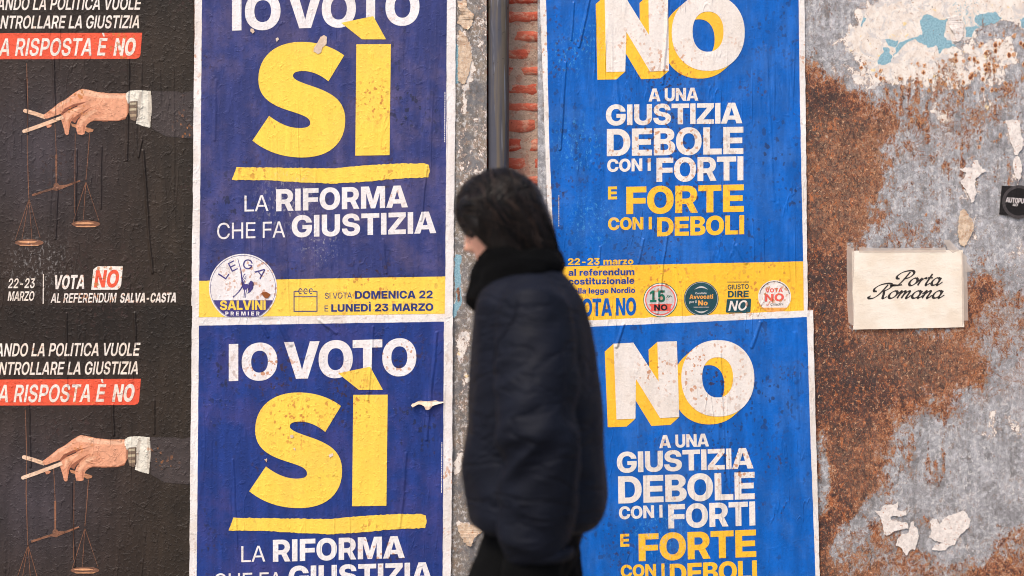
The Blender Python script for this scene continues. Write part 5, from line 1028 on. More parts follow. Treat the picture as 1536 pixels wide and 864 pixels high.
def make_no():
    org = (1010, 478)
    root = empty('poster', wallpt(*org, .0022))
    outer = ragged([(808.5, -39), (1206.5, -50.5), (1207.5, 100), (1211.5, 478), (827, 486.5), (818, 220)], .45, 9, 12)
    poster_sheet(outer, L0, paper_no, org, root, 2)
    F = Flat(org); F.poly([ragged([(818.5, -29.5), (1197, -40.5), (1199, 120), (1204.5, 392), (832, 400), (824, 220)], .25, 9, 13)], 2*L0)
    F.build('printed_panel', no_blue, root)
    F = Flat(org); F.poly([ragged([(832, 400), (1204.5, 392), (1205.5, 470), (835, 483.5)], .2, 9, 14)], 2*L0)
    F.build('colour_band', no_yell, root)
    c1 = lambda pts: crop(pts, 3.456, 800, 0)
    N = c1([(369, -18), (472, -22), (599, 182), (596, -24), (697, -26), (703, 367), (604, 371), (482, 166), (476, 372), (378, 374)])
    def sup(cx, cy, rx, ry, e, n=64):
        out = []
        for k in range(n):
            a = 2*math.pi*k/n; c, s = math.cos(a), math.sin(a)
            out.append((cx+rx*math.copysign(abs(c)**e, c), cy+ry*math.copysign(abs(s)**e, s)))
        return out
    O = c1(sup(906, 170, 189, 198, .93)); Oi = c1(sup(905, 165, 80, 104, .9))[::-1]
    off = (-46/3.456, 40/3.456)
    F = Flat(org)
    for loops in ([N], [O, Oi]):
        lay = 3*L0 if len(loops) == 1 else 3.6*L0
        for t in sweep_fill(loops, off): F.poly([t], lay)
    F.build('headline_shadow', no_yell, root)
    F = Flat(org); F.poly([N], 5*L0); F.poly([O, Oi], 5*L0); F.build('headline', no_white, root)
    F = Flat(org)
    F.text('A UNA', HEAVY, 972.7, 152.5, 1047.4, 151, 19.4, 3*L0, track=-25)
    F.text('GIUSTIZIA', HEAVY, 908.8, 188.4, 1113.4, 185, 31, 3*L0, track=-30)
    F.text('DEBOLE', HEAVY, 910.2, 234.4, 1114.8, 231, 40.8, 3*L0, track=-25)
    F.text('CON I', HEAVY, 910.7, 258, 976, 256.3, 19, 3*L0, track=-20)
    F.text('FORTI', HEAVY, 984.5, 273, 1114.8, 270.4, 36, 3*L0, track=-25)
    F.build('slogan', no_white, root)
    F = Flat(org)
    F.text('E', HEAVY, 912, 299.3, 925.5, 299, 19.3, 3*L0)
    F.text('FORTE', HEAVY, 939.3, 321.3, 1115.4, 317.6, 41, 3*L0, track=-25)
    F.text('CON I', HEAVY, 912, 345.3, 977.6, 344, 18.7, 3*L0, track=-20)
    F.text('DEBOLI', HEAVY, 985.4, 354.7, 1116, 351.3, 28.6, 3*L0, track=-25)
    F.build('slogan_ending', no_yell, root)
    F = Flat(org); F.text('22-23 marzo', HEAVY, 851.8, 397.6, 950, 396.4, 10, 3*L0); F.build('date_line', no_yell, root)
    F = Flat(org)
    F.text('al referendum', HEAVY, 852.7, 413.7, 951.4, 412.4, 10.2, 3*L0)
    F.text('costituzionale', HEAVY, 852.7, 427, 951.4, 425.6, 10.2, 3*L0)
    F.text('della legge Nordio', HEAVY, 853.4, 440.6, 952.6, 439.2, 8.4, 3*L0)
    F.build('date_lettering', no_text, root)
    F = Flat(org); F.text('VOTA NO', HEAVY, 857, 475, 954, 472.6, 26.3, 3*L0, track=-20); F.build('vote_line', no_blue, root)
    b = lambda pts: crop(pts, 6.144, 950, 410)
    tx = lambda F, s, f, x0, y0, x1, y1, cap, lay, **k: F.text(s, f, *b([(x0, y0)])[0], *b([(x1, y1)])[0], cap/6.144, lay, **k)
    # badge one
    F = Flat(org); F.poly([circle(990.5, 449.9, 25.7)], 3*L0); bd = F.build('badge', no_green, root)
    F = Flat(org); F.poly([circle(990.5, 449.9, 24.6)], 4*L0); F.build('badge_rim', no_white, bd)
    F = Flat(org); F.poly([circle(990.5, 449.9, 22.9), circle(990.5, 449.9, 21.2)[::-1]], 5*L0)
    F.poly([b([(142, 282), (356, 280), (340, 312), (350, 345), (158, 348), (164, 314)])], 6*L0); F.build('badge_ribbon', no_red, bd)
    F = Flat(org); F.poly([circle(990.5, 449.9, 21.2)], 5*L0); F.build('badge_face', no_gray, bd)
    F = Flat(org); tx(F, '15', HEAVY, 152, 266, 292, 264, 108, 6*L0)
    F.stroke(b([(305, 225), (318, 200), (330, 215)]), 1.0, 6*L0); F.stroke(b([(322, 225), (338, 205), (352, 215)]), 1.0, 6.4*L0)
    F.build('badge_number', no_green, bd)
    F = Flat(org); tx(F, 'NO', HEAVY, 190, 342, 312, 340, 54, 7*L0); F.build('badge_lettering', no_black, bd)
    # badge two
    F = Flat(org); F.poly([circle(1051.6, 448.2, 26)], 3*L0); bd = F.build('badge', no_teal, root)
    F = Flat(org); F.poly([circle(1051.6, 448.2, 24.9), circle(1051.6, 448.2, 24.3)[::-1]], 4*L0)
    tx(F, 'Comitato', HEAVY, 570, 193, 674, 191, 19, 4*L0); tx(F, 'per il', HEAVY, 515, 275, 582, 273, 24, 4*L0)
    for yy, sg in ((150, 1), (335, -1)):
        up = [(560+130*k/10, yy-sg*(32*math.sin(math.pi*k/10))) for k in range(11)]; dn = [(560+130*k/10, yy-sg*(16*math.sin(math.pi*k/10))) for k in range(11)]
        F.poly([b(up+dn[::-1])], 4*L0)
    k = 556
    while k < 694: F.poly([b([(k, 308), (k+6, 308), (k+6, 316), (k, 316)])], 4*L0); k += 9
    F.build('badge_lettering', no_gray, bd)
    F = Flat(org); tx(F, 'Avvocati', HEAVY, 516, 237, 734, 233, 41, 4*L0); tx(F, 'No', HEAVY, 596, 296, 684, 294, 46, 4*L0); F.build('badge_name', no_orng, bd)
    # badge three: speech bubble
    F = Flat(org); F.poly([b([(862, 238), (1076, 232), (1085, 240), (1078, 352), (1068, 360), (1036, 362), (1042, 386), (1000, 362), (858, 362), (850, 352)])], 3*L0); bd = F.build('badge', no_teal, root)
    F = Flat(org); tx(F, 'GIUSTO', MEDIUM, 868, 150, 1062, 142, 44, 3*L0); tx(F, 'DIRE', HEAVY, 870, 222, 1062, 218, 60, 3*L0)
    F.build('badge_heading', no_teal, bd); F = Flat(org)
    k = 866
    while k < 1060: F.poly([b([(k, 76), (k+7, 76), (k+7, 84), (k, 84)])], 3*L0); k += 10
    F.build('badge_small_print', no_teal, bd); F = Flat(org)
    k = 880
    while k < 1000: F.poly([b([(k, 366), (k+5, 366), (k+5, 374), (k, 374)])], 3*L0); k += 9
    F.build('badge_small_print', no_teal, bd)
    F = Flat(org); tx(F, 'NO', MEDIUM, 874, 346, 1040, 340, 92, 4*L0, skew=.2); F.build('badge_lettering', no_white, bd)
    # badge four
    F = Flat(org); F.poly([circle(1161.6, 445, 24.6)], 3*L0); bd = F.build('badge', no_white, root)
    F = Flat(org); tx(F, 'VOTA', HEAVY, 1214, 176, 1376, 172, 37, 4*L0); tx(F, 'NO', HEAVY, 1210, 260, 1386, 254, 70, 4*L0); F.stroke(b([(1226, 300), (1250, 278)]), .8, 4*L0); F.build('badge_lettering', no_red, bd)
    F = Flat(org); arc = [(1161.6+22.6*math.cos(a), 445+22.6*math.sin(a)) for a in np.linspace(R(-168), R(-10), 34)]
    for k in range(0, 33): F.stroke([arc[k], tuple(Vector(arc[k]).lerp(Vector(arc[k+1]), .7))], 1.3, 4*L0)
    F.build('badge_arc', no_black, bd); F = Flat(org); tx(F, 'Cittadini', LIGHT, 1262, 298, 1378, 294, 22, 4*L0)
    F.build('badge_small_print', no_black, bd)
    F = Flat(org); seg = [p for p in circle(1161.6, 445, 24.5, 120) if p[1] > 461]
    F.poly([sorted(seg, key=lambda p: math.atan2(p[1]-445, p[0]-1161.6))], 4*L0); F.build('badge_foot', no_orng, bd)
    F = Flat(org)
    y = 293.0; rng = random.Random(3)
    while y < 340:
        h = rng.uniform(1.0, 2.6); F.poly([[(837.6, y), (838.7, y), (838.7, y+h), (837.6, y+h)]], 3*L0); y += h+rng.uniform(.3, .8)
    F.build('fine_print', no_gray, root)
    return root
no1 = make_no()
no2 = copy_tree(no1)
# second one hangs a little more tilted: match the letters measured on it
th = R(-.95)
def rot(p, o, a): return (o[0]+(p[0]-o[0])*math.cos(a)-(p[1]-o[1])*math.sin(a), o[1]+(p[0]-o[0])*math.sin(a)+(p[1]-o[1])*math.cos(a))
nb = rot((908.8, 188.4), (1010, 478), th)
no2.location = wallpt(1010+(925.3-nb[0]), 478+(709.0-nb[1]), .0058)
no2.rotation_euler = (0, th, 0)
g = 'bright blue no posters'
tag(no1, 'upper bright blue poster with a yellow band of four round badges at its foot', 'poster', g)
tag(no2, 'lower bright blue poster, tilted a little, with its white headline whole behind the walker', 'poster', g)

# -------------------------------------------------- the dark poster with the hand
def grid_print(name, x0, x1, y0, y1, step, fcol, keep, lay, mat, org, parent):
    nx = int((x1-x0)/step)+1; ny = int((y1-y0)/step)+1
    X, Y = np.meshgrid(np.linspace(x0, x1, nx), np.linspace(y0, y1, ny))
    C = fcol(X, Y)                                           # sRGB 0..255
    K = keep(X, Y) if keep else np.ones(X.shape, bool)
    idx = -np.ones(X.shape, int); 
    fm = K[:-1, :-1] & K[1:, :-1] & K[:-1, 1:] & K[1:, 1:]
    use = np.zeros(X.shape, bool)
    use[:-1, :-1] |= fm; use[1:, :-1] |= fm; use[:-1, 1:] |= fm; use[1:, 1:] |= fm
    idx[use] = np.arange(use.sum())
    V = np.stack([(X[use]-org[0])/PXM, np.full(use.sum(), -lay), (org[1]-Y[use])/PXM], -1)
    j, i = np.nonzero(fm)
    Fq = np.stack([idx[j+1, i], idx[j+1, i+1], idx[j, i+1], idx[j, i]], -1)
    me = mesh_of(name, V.tolist(), Fq.tolist())
    a = me.attributes.new('print', 'FLOAT_COLOR', 'POINT')
    c = C[use]/255.0
    c = np.where(c <= .04045, c/12.92, ((c+.055)/1.055)**2.4)
    a.data.foreach_set('color', np.concatenate([c, np.ones((len(c), 1))], 1).astype(np.float32).ravel())
    return link_mesh(name, me, mat, parent)

def make_dark():
    org = (96, 461)
    root = empty('poster', wallpt(*org, .0004))
    def bgc(X, Y):
        a = np.array([50, 38, 31.]); b = np.array([66, 58, 62.]); g_ = np.array([50, 43, 33.])
        k = np.exp(-((X-55)/110)**2-((Y-230)/120)**2)[..., None]
        k2 = sstep(140, 290, X)[..., None]
        c = a*(1-k)+b*k
        c = c*(1-.5*k2)+g_*.5*k2
        c = c*(1-.22*sstep(60, -40, Y)[..., None])
        return c*(1+.07*fbm(X, Y, 40, 3, 5)[..., None])
    jl = lambda Y: 290-.004*Y+.5*vnoise(Y, Y*0, 8, 3)
    ob = grid_print('paper', -98, 290.5, -60, 462, 4.5, bgc, None, L0, dk_paper, org, root)
    F = Flat(org)
    F.text('QUANDO LA POLITICA VUOLE', MEDIUM, -29, 15.3, 210, 14.6, 19.5, 2*L0, skew=.16, track=10)
    F.text('CONTROLLARE LA GIUSTIZIA', MEDIUM, -25, 43, 208.8, 42.4, 19.3, 2*L0, skew=.16, track=10)
    F.build('headline', dk_white, root)
    F = Flat(org); F.poly([[(-60, 50), (213.4, 49.2), (210.6, 83), (208.5, 86.5), (204, 88.4), (-60, 89)]], 2*L0); F.build('answer_bar', dk_red, root)
    F = Flat(org)
    F.text('LA RISPOSTA È', MEDIUM, -14, 84, 157.5, 83.4, 26.2, 3*L0, skew=.16, track=15); F.text('NO', HEAVY, 170, 83.6, 201.5, 83.2, 26.2, 3*L0, skew=.16)
    F.build('answer_lettering', dk_white, root)
    F = Flat(org)
    F.text('22-23', MEDIUM, 12, 432.3, 51.4, 432, 14.6, 2*L0, skew=.14, track=15); F.text('MARZO', MEDIUM, 11.6, 451.3, 50.6, 451, 14, 2*L0, skew=.14)
    F.poly([[(64.6, 411), (66, 411), (65.6, 456), (64.2, 456)]], 2*L0)
    F.text('VOTA', HEAVY, 79.5, 433.8, 126.4, 433.4, 21.2, 2*L0, skew=.14)
    F.text('AL REFERENDUM', MEDIUM, 76, 454.2, 173.4, 453.6, 14.3, 2*L0, skew=.14, track=15); F.text('SALVA-CASTA', HEAVY, 179.6, 454, 264, 453.4, 14.5, 2*L0, skew=.14)
    F.poly([crop([(482, 599), (490, 596), (613, 596), (604, 690), (598, 704), (585, 713), (455, 713), (466, 612)], 3.323, 0, 220)], 2*L0)
    F.build('footer_lettering', dk_white, root)
    F = Flat(org); F.text('NO', HEAVY, 141, 431.2, 176.6, 430.8, 26, 3*L0, skew=.14); F.build('footer_answer', dk_red, root)
    # hand, cuff and sleeve as printed tones
    h = lambda pts: crop(pts, 5.689, 20, 110)
    shapes = [(h([(1178, 150), (1400, 152), (1440, 166), (1540, 146), (1540, 560), (1300, 540), (1178, 470)]), (68, 59, 57), 2.0),
        (h([(560, 140), (590, 130), (640, 138), (720, 158), (820, 168), (975, 168), (985, 200), (990, 260), (985, 330), (965, 375), (900, 405), (800, 408), (700, 400), (650, 395), (600, 330), (520, 250), (480, 210)]), (226, 152, 122), 1.0),
        (h([(275, 440), (300, 430), (335, 440), (318, 465), (290, 468)]), (206, 130, 100), .8),
        (h([(490, 425), (560, 440), (650, 465), (690, 480), (680, 500), (640, 508), (615, 495), (500, 455)]), (190, 122, 88), .8),
        (h([(580, 132), (520, 165), (440, 225), (390, 250), (330, 300), (262, 350), (258, 375), (285, 390), (330, 375), (400, 350), (450, 310), (520, 268), (620, 250), (650, 180)]), (224, 148, 118), 1.0),
        (h([(400, 352), (440, 300), (520, 262), (640, 240), (560, 272), (470, 312), (425, 365)]), (140, 72, 52), 1.0),
        (h([(650, 255), (560, 275), (470, 315), (425, 350), (408, 400), (430, 470), (440, 520), (460, 532), (475, 520), (482, 470), (490, 420), (530, 385), (610, 340), (670, 300)]), (218, 142, 112), .9),
        (h([(505, 415), (500, 392), (560, 348), (660, 292), (600, 345), (545, 400), (530, 430)]), (146, 80, 58), .9),
        (h([(740, 280), (650, 305), (590, 350), (550, 400), (538, 430), (538, 490), (548, 522), (580, 528), (610, 520), (614, 480), (630, 440), (690, 395), (780, 350)]), (216, 140, 110), .9),
        (h([(640, 425), (690, 396), (780, 400), (900, 400), (970, 368), (960, 392), (900, 408), (780, 412), (690, 408)]), (160, 92, 66), 1.4),
        (h([(575, 140), (640, 148), (760, 175), (900, 185), (965, 190), (930, 215), (760, 212), (640, 195), (560, 190), (540, 170)]), (240, 178, 150), 2.2),
        (h([(450, 345), (500, 318), (560, 292), (590, 290), (530, 330), (480, 370), (455, 420), (445, 400)]), (236, 168, 138), 1.5),
        (h([(580, 380), (640, 330), (700, 308), (720, 320), (640, 375), (590, 430), (570, 470), (560, 440)]), (234, 166, 136), 1.5),
        (h([(330, 310), (400, 255), (500, 200), (560, 180), (480, 240), (390, 290), (340, 330)]), (238, 172, 144), 1.8),
        (h([(520, 350), (480, 400), (470, 440), (478, 500), (490, 430)]), (178, 104, 78), 1.2), (h([(600, 440), (612, 450), (606, 515), (596, 500)]), (180, 106, 80), 1.0),
        (h([(960, 168), (972, 168), (992, 250), (988, 335), (968, 370), (975, 280)]), (176, 108, 82), 1.2),
        (h([(988, 238), (1058, 230), (1054, 390), (1040, 412), (1000, 396), (985, 335)]), (120, 100, 84), .7),
        (h([(995, 252), (1050, 248), (1050, 268), (996, 272)]), (190, 168, 146), .6), (h([(992, 300), (1050, 296), (1050, 316), (992, 320)]), (182, 160, 136), .6), (h([(996, 350), (1050, 346), (1048, 368), (1000, 372)]), (170, 140, 116), .6),
        (h([(965, 165), (990, 148), (1060, 140), (1175, 150), (1182, 300), (1170, 468), (1100, 450), (1045, 430), (1060, 360), (1060, 236), (1000, 240), (980, 262), (958, 200)]), (228, 214, 206), .7),
        (h([(1062, 240), (1080, 160), (1100, 160), (1085, 300), (1075, 430), (1058, 400)]), (196, 178, 170), 1.5), (h([(1150, 160), (1176, 152), (1182, 300), (1170, 466), (1150, 400)]), (206, 188, 178), 1.8)]
    shapes = [(pl, (c[0]*.97+8, c[1]*.97+14, c[2]*.93+14) if c[0] > 130 else c, s) for pl, c, s in shapes]
    def hc(X, Y):
        C = np.ones(X.shape+(3,))*np.array([56, 49, 46.])
        for pl, c, s in shapes:
            k = sstep(-s*.5, s*.5, sdist(pl, X, Y))[..., None]; C = C*(1-k)+np.array(c, float)*k
        return C*(1+.05*fbm(X, Y, 6, 3, 44)[..., None])
    sil = shapes
    def hk(X, Y):
        m = np.zeros(X.shape, bool)
        for pl, c, s in shapes: m |= sdist(pl, X, Y) > 0
        return m & (X < 289.5)
    grid_print('hand_picture', 54, 290, 128, 216, .6, hc, hk, 3*L0, dk_pic, org, root)
    stick = dk_stick
    F = Flat(org)
    F.stroke(h([(102, 320), (180, 342), (278, 376)]), 6.0, 2*L0); F.poly([circle(*h([(102, 320)])[0], 3.0, 18)], 2.3*L0)
    F.stroke(h([(94, 495), (200, 458), (330, 410), (428, 372)]), 5.6, 4*L0); F.poly([circle(*h([(94, 495)])[0], 2.8, 18)], 4.3*L0)
    F.build('stick_picture', stick, root)
    # the hanging scales
    F = Flat(org)
    F.stroke([(40, 95), (42, 160), (41, 220), (43, 290), (44.5, 312)], 1.1, 2*L0)
    F.stroke([(82, 178), (83.5, 205), (84.5, 232)], 1.0, 2*L0); F.stroke([(84.5, 232), (84.6, 262), (84.5, 283)], 3.0, 2*L0, 2.0)
    F.stroke([(113, 200), (112.5, 250), (112, 320)], .8, 2*L0)
    F.stroke([(134.5, 200), (132, 235), (129, 270)], 1.0, 2.2*L0)
    F.poly([ragged([(48, 291.5), (80, 281), (86, 278), (100, 277), (120, 270), (121, 272), (98, 281), (86, 286.5), (78, 285), (49, 294.5)], .3, 4, 8)], 2.4*L0)
    F.poly([circle(84.6, 278.5, 4.2, 16)], 2.6*L0)
    for (ax, ay), ends in (((43.8, 298), ((23, 360), (33, 359), (48, 359), (60.5, 357))), ((129, 273), ((110, 333), (125, 332), (148.5, 331)))):
        for e in ends: F.stroke([(ax, ay), e], .8, 2.8*L0)
    for (px_, py_) in ((44, 364), (129, 336)): 
        F.poly([circle(px_, py_, 21.5, 40, 5.2)], 3*L0)
    F.build('scales_picture', dk_copper, root)
    for (px_, py_) in ((44, 364), (129, 336)):
        F = Flat(org); F.poly([circle(px_-2, py_-1.2, 14, 30, 1.5)], 4*L0); F.poly([[(px_-16, py_+3.2), (px_+16, py_+3.2), (px_+13, py_+4.6), (px_-13, py_+4.6)]], 4*L0)
        F.build('scale_pan_shine', dk_shine, root)
    return root
dk_stick = ink('stick_print', (238, 204, 176), 'dark', (226, 176, 140), .8)
dk_copper = ink('copper_print', (140, 94, 70), 'dark', (100, 74, 62), .9)
dk_shine = ink('bright_copper_print', (222, 160, 116), 'dark')
dark1 = make_dark()
dark2 = copy_tree(dark1)
dark2.location = wallpt(96+3.6-4.5, 461+519.2, .0026)
dark2.rotation_euler = (0, R(-.12), 0)
g = 'dark posters with a hand over scales'
tag(dark1, 'upper dark brown poster with printed hand, hanging scales and white date line', 'poster', g)
tag(dark2, 'lower dark brown poster, its printed scales cut off at the bottom of view', 'poster', g)

# -------------------------------------------------- taped notice with calligraphy
org = (1362, 494)
root = empty('notice', wallpt(*org, .002))
tag(root, 'cream sheet lettered in black calligraphy, taped onto the rust at right', 'notice')
nt = NT('notice_paper'); npn = nt.wallpos()
ncol = nt.mix(nt.ss(nt.noise(npn, 12, 3), .4, .65), lin(240, 228, 212), lin(230, 214, 194))
ncol = nt.mix(nt.ss(nt.noise(npn, 170, 5, .7), .66, .74, 0, .5), ncol, lin(186, 160, 132))
notice_m = nt.finish(ncol, .75, nt.m('ADD', nt.m('MULTIPLY', nt.noise(nt.mapv(npn, (5, 1, 11)), 1.2, 3), 5.0), nt.noise(npn, 200, 3)), .0008)
n_ = lambda pts: crop(pts, 6.17, 1260, 360)
sheet('paper', ragged(n_([(107, 100), (620, 96), (1135, 92), (1142, 450), (1148, 806), (700, 818), (120, 828), (112, 460)]), .12, 6, 31), .0009, .0005, notice_m, org, root)
# translucent tape
tt = NT('clear_tape'); tpos = tt.wallpos()
tp = tt.n('ShaderNodeBsdfPrincipled', {'Base Color': lin(216, 200, 186), 'Roughness': .38})
tb = tt.n('ShaderNodeBump', {'Height': tt.noise(tt.mapv(tpos, (90, 1, 25)), 1, 4), 'Distance': .0008}); tt.t.links.new(tb.outputs[0], tp.inputs['Normal'])
tr = tt.n('ShaderNodeBsdfTransparent')
tm = tt.n('ShaderNodeMixShader', {0: .5, 1: tr.outputs[0], 2: tp.outputs[0]}); tt.t.links.new(tm.outputs[0], tt.out.inputs[0])
tape_m = tt.mat
for k, pl in enumerate(([(62, 48), (92, 62), (130, 84), (128, 300), (113, 480), (68, 482), (60, 260)], [(60, 470), (114, 480), (128, 620), (126, 795), (100, 782), (76, 762), (66, 620)],
                        [(172, 66), (500, 78), (975, 70), (978, 110), (560, 116), (175, 116)], [(1122, 110), (1170, 150), (1178, 450), (1186, 746), (1150, 744), (1128, 800), (1124, 450)],
                        [(955, 0), (1010, -4), (1100, 96), (1040, 120), (990, 80)], [(1160, 190), (1235, 290), (1172, 296), (1155, 300)])):
    sheet('tape_strip', ragged(n_(pl), .25, 4, 60+k), .0013+.0002*(k % 3), .0001, tape_m, org, root)
# calligraphy with a broad nib
def oval(cx, cy, rx, ry, a0=80, n=22): return [(cx+rx*math.cos(R(a0+360*k/n)), cy+ry*math.sin(R(a0+360*k/n))) for k in range(n+1)]
CAL = {'o': (.92, [oval(.4, .5, .37, .5)], 0), 'r': (.82, [catmull([(-.12, .3), (.08, .8), (.2, 1.0)]), [(.2, 1.02), (.2, .5), (.2, 0)], catmull([(.2, .5), (.42, .9), (.62, .98), (.7, .82)])], 0),
       't': (.72, [catmull([(.22, 1.55), (.2, .8), (.2, .25), (.34, 0), (.62, .3)]), [(0, 1), (.52, 1.02)]], 0),
       'a': (1.08, [oval(.38, .5, .36, .5), catmull([(.76, 1.0), (.74, .5), (.74, .18), (.88, 0), (1.18, .42)])], 0),
       'm': (1.55, [catmull([(-.1, .55), (.08, .95), (.15, .9), (.15, 0)]), catmull([(.15, .45), (.38, .92), (.56, .92), (.6, .6), (.6, 0)]), catmull([(.6, .45), (.83, .92), (1.02, .92), (1.06, .6), (1.06, .15), (1.2, 0), (1.45, .4)])], 0),
       'n': (1.12, [catmull([(-.1, .55), (.08, .95), (.15, .9), (.15, 0)]), catmull([(.15, .45), (.4, .92), (.6, .92), (.64, .6), (.64, .15), (.78, 0), (1.02, .4)])], 0),
       'P': (1.55, [catmull([(.92, 1.85), (.8, 1.2), (.66, .5), (.45, .08), (.1, .0)]), catmull([(.2, .95), (-.1, 1.0), (-.22, 1.35), (.1, 1.8), (.7, 2.02), (1.2, 1.95), (1.42, 1.6), (1.25, 1.15), (.9, .98), (.72, 1.06)]), catmull([(.1, 0), (-.3, -.02), (-.1, .08), (.45, .05), (.9, .12)])], 0),
       'R': (1.75, [catmull([(.92, 1.85), (.8, 1.2), (.62, .5), (.3, .05), (-.1, .0), (-.28, .2), (-.12, .35)]), catmull([(.2, .95), (-.1, 1.0), (-.22, 1.35), (.1, 1.8), (.7, 2.02), (1.2, 1.95), (1.42, 1.65), (1.25, 1.25), (.95, 1.05), (.78, 1.08)]), catmull([(.9, 1.05), (1.1, .6), (1.25, .1), (1.42, .0), (1.62, .25)])], 0)}
def calligraphy(F, word, xl, yl, xr, yr, xh, lay):
    pen = 0; S = []
    for ch in word:
        a, strokes, _ = CAL[ch]
        for s in strokes: S.append([(p[0]+pen+.52*p[1], p[1]) for p in s])
        pen += a
    xs = [p[0] for s in S for p in s]; x0, x1 = min(xs), max(xs); k = (xr-xl)/(x1-x0)
    for q, s in enumerate(S):
        pts = [(xl+(p[0]-x0)*k, yl+(yr-yl)*(p[0]-x0)/(x1-x0)-p[1]*xh) for p in s]
        Lp, Rp = [], []
        for i in range(len(pts)):
            a = Vector(pts[max(i-1, 0)]); c = Vector(pts[min(i+1, len(pts)-1)]); d = (c-a).normalized()
            ang = math.atan2(-d.y, d.x); w = (.11+.30*abs(math.sin(ang-R(28)))**1.3)*xh
            nn = Vector((-d.y, d.x))*w/2; p = Vector(pts[i]); Lp.append(tuple(p+nn)); Rp.append(tuple(p-nn))
        for i in range(len(pts)-1):
            F.poly([[Lp[i], Lp[i+1], Rp[i+1], Rp[i]]], lay-.0003+q*.00001)
F = Flat(org)
calligraphy(F, 'Porta', 1335.4, 428.6, 1413.4, 427.6, 11.0, .0015)
calligraphy(F, 'Romana', 1302.5, 447.6, 1416.2, 447.0, 11.0, .0015)
F.build('calligraphy', plain('black_marker', (40, 32, 28), .6, 300, .4), root)

# -------------------------------------------------- black sticker at the right edge
org = (1530, 324)
root = empty('sticker', wallpt(*org, .001))
tag(root, 'small black square sticker with white lettering at the far right of the panel', 'sticker')
st_m = ink('sticker_black', (32, 28, 28), 'si'); st_g = ink('sticker_grey', (74, 68, 68), 'si'); st_w = ink('sticker_white', (214, 204, 202), 'si')
k = lambda pts: crop(pts, 12.35, 1490, 260)
sheet('sticker_sheet', k([(152, 230), (840, 262), (800, 815), (106, 765)]), .0004, .0003, st_m, org, root)
F = Flat(org); cc = k([(470, 530)])[0]; F.poly([circle(cc[0], cc[1], 25), circle(cc[0], cc[1], 20.5)[::-1]], .0008); F.build('sticker_ring', st_g, root)
F = Flat(org); F.text('AUTOPUTNI', HEAVY, *k([(222, 535)])[0], *k([(690, 572)])[0], 7.6, .0012, skew=.12, track=-30); F.text('40', HEAVY, *k([(350, 608)])[0], *k([(446, 612)])[0], 4.2, .0012, skew=.12); F.build('sticker_lettering', st_w, root)

# -------------------------------------------------- scraps of old posters still stuck to the sheets
def scrap_paper(name, c1, c2):
    t = NT(name); P = t.wallpos(); n = t.noise(P, 70, 7, .72); n2 = t.noise(P, 160, 6, .75)
    c = t.mix(t.ss(n, .4, .6), lin(*c1), lin(*c2))
    c = t.mix(t.ss(n2, .55, .62, 0, .8), c, lin(190, 184, 180))
    c = t.mix(t.ss(t.noise(t.mapv(P, loc=(4, 0, 6)), 90, 7, .75), .57, .62, 0, .85), c, lin(172, 106, 62))
    return t.finish(c, .85, t.m('ADD', n, t.m('MULTIPLY', n2, .4)), .0012)
scrap_m = scrap_paper('old_poster_paper', (216, 204, 196), (238, 228, 220))
scrap_p = scrap_paper('peeling_brown_paper', (186, 156, 130), (222, 198, 172))
def scrap(pts, org, label, mat=scrap_m, seed=1, curl=.0009, cut=()):
    o = sheet('paper_scrap', ragged(pts, 1.1, 2.2, seed), -.0004, .0003, mat, org, None,
              curl=lambda x, zz: .0005+curl*max(0, mnoise.noise(Vector((x*40, seed, zz*40)))))
    o.location = wallpt(*org, 0)
    tag(o, label, 'paper scrap', 'paper scraps left on the sheet metal')
c7 = lambda pts: crop(pts, 4.712, 1210, 700)
scrap(c7([(478, 312), (520, 315), (545, 275), (600, 268), (632, 262), (645, 235), (648, 262), (640, 295), (645, 310), (704, 308), (702, 345), (660, 352), (605, 348), (592, 362), (605, 380), (690, 392), (712, 400), (718, 440), (690, 440), (620, 455), (590, 480), (565, 488), (545, 478), (538, 440), (530, 380), (505, 340)]), (1335, 803), 'white paper scrap with a notched right side, below the cream notice', seed=3)
scrap(c7([(735, 395), (755, 385), (760, 420), (785, 445), (795, 490), (770, 560), (765, 590), (740, 585), (705, 628), (682, 600), (670, 575), (632, 560), (640, 515), (680, 475), (720, 465), (728, 430)]), (1361, 830), 'white paper scrap hanging downward between two wider white scraps', seed=4)
scrap(c7([(872, 385), (890, 365), (920, 370), (940, 405), (975, 360), (1000, 345), (1060, 330), (1100, 310), (1130, 330), (1160, 380), (1145, 430), (1110, 460), (1085, 485), (1060, 520), (1050, 550), (1000, 570), (985, 590), (920, 590), (885, 590), (900, 560), (960, 540), (900, 520), (865, 500), (885, 450)]), (1423, 822), 'widest white paper scrap low on the rusty panel, rust flecks along its top', seed=5)
c5 = lambda pts: crop(pts, 4.318, 1360, 180)
scrap(c5([(640, 0), (735, 0), (740, 90), (757, 130), (760, 165), (735, 200), (722, 230), (700, 225), (695, 190), (675, 150), (660, 90)]), (1521, 224), 'cream strip of torn poster narrowing downward above the black sticker', seed=6)
scrap(c5([(690, 270), (705, 235), (730, 240), (745, 300), (740, 370), (725, 395), (705, 370), (692, 320)]), (1526, 270), 'small pale oval paper scrap just above the black sticker', seed=7, curl=.002)
scrap(c5([(342, 320), (372, 308), (420, 310), (435, 260), (462, 258), (465, 285), (490, 315), (515, 330), (480, 350), (450, 375), (440, 420), (455, 470), (425, 545), (400, 490), (375, 440), (345, 395), (372, 375), (385, 340)]), (1455, 300), 'pink white paper scrap with a forked top, left of the black sticker', seed=8)
scrap(c5([(345, 590), (372, 575), (400, 610), (425, 650), (440, 700), (405, 770), (375, 830), (345, 800), (330, 730)]), (1450, 370), 'yellowed paper scrap above the top right corner of the cream notice', scrap_p, seed=10)
c2 = lambda pts: crop(pts, 4.545, 1360, 0)
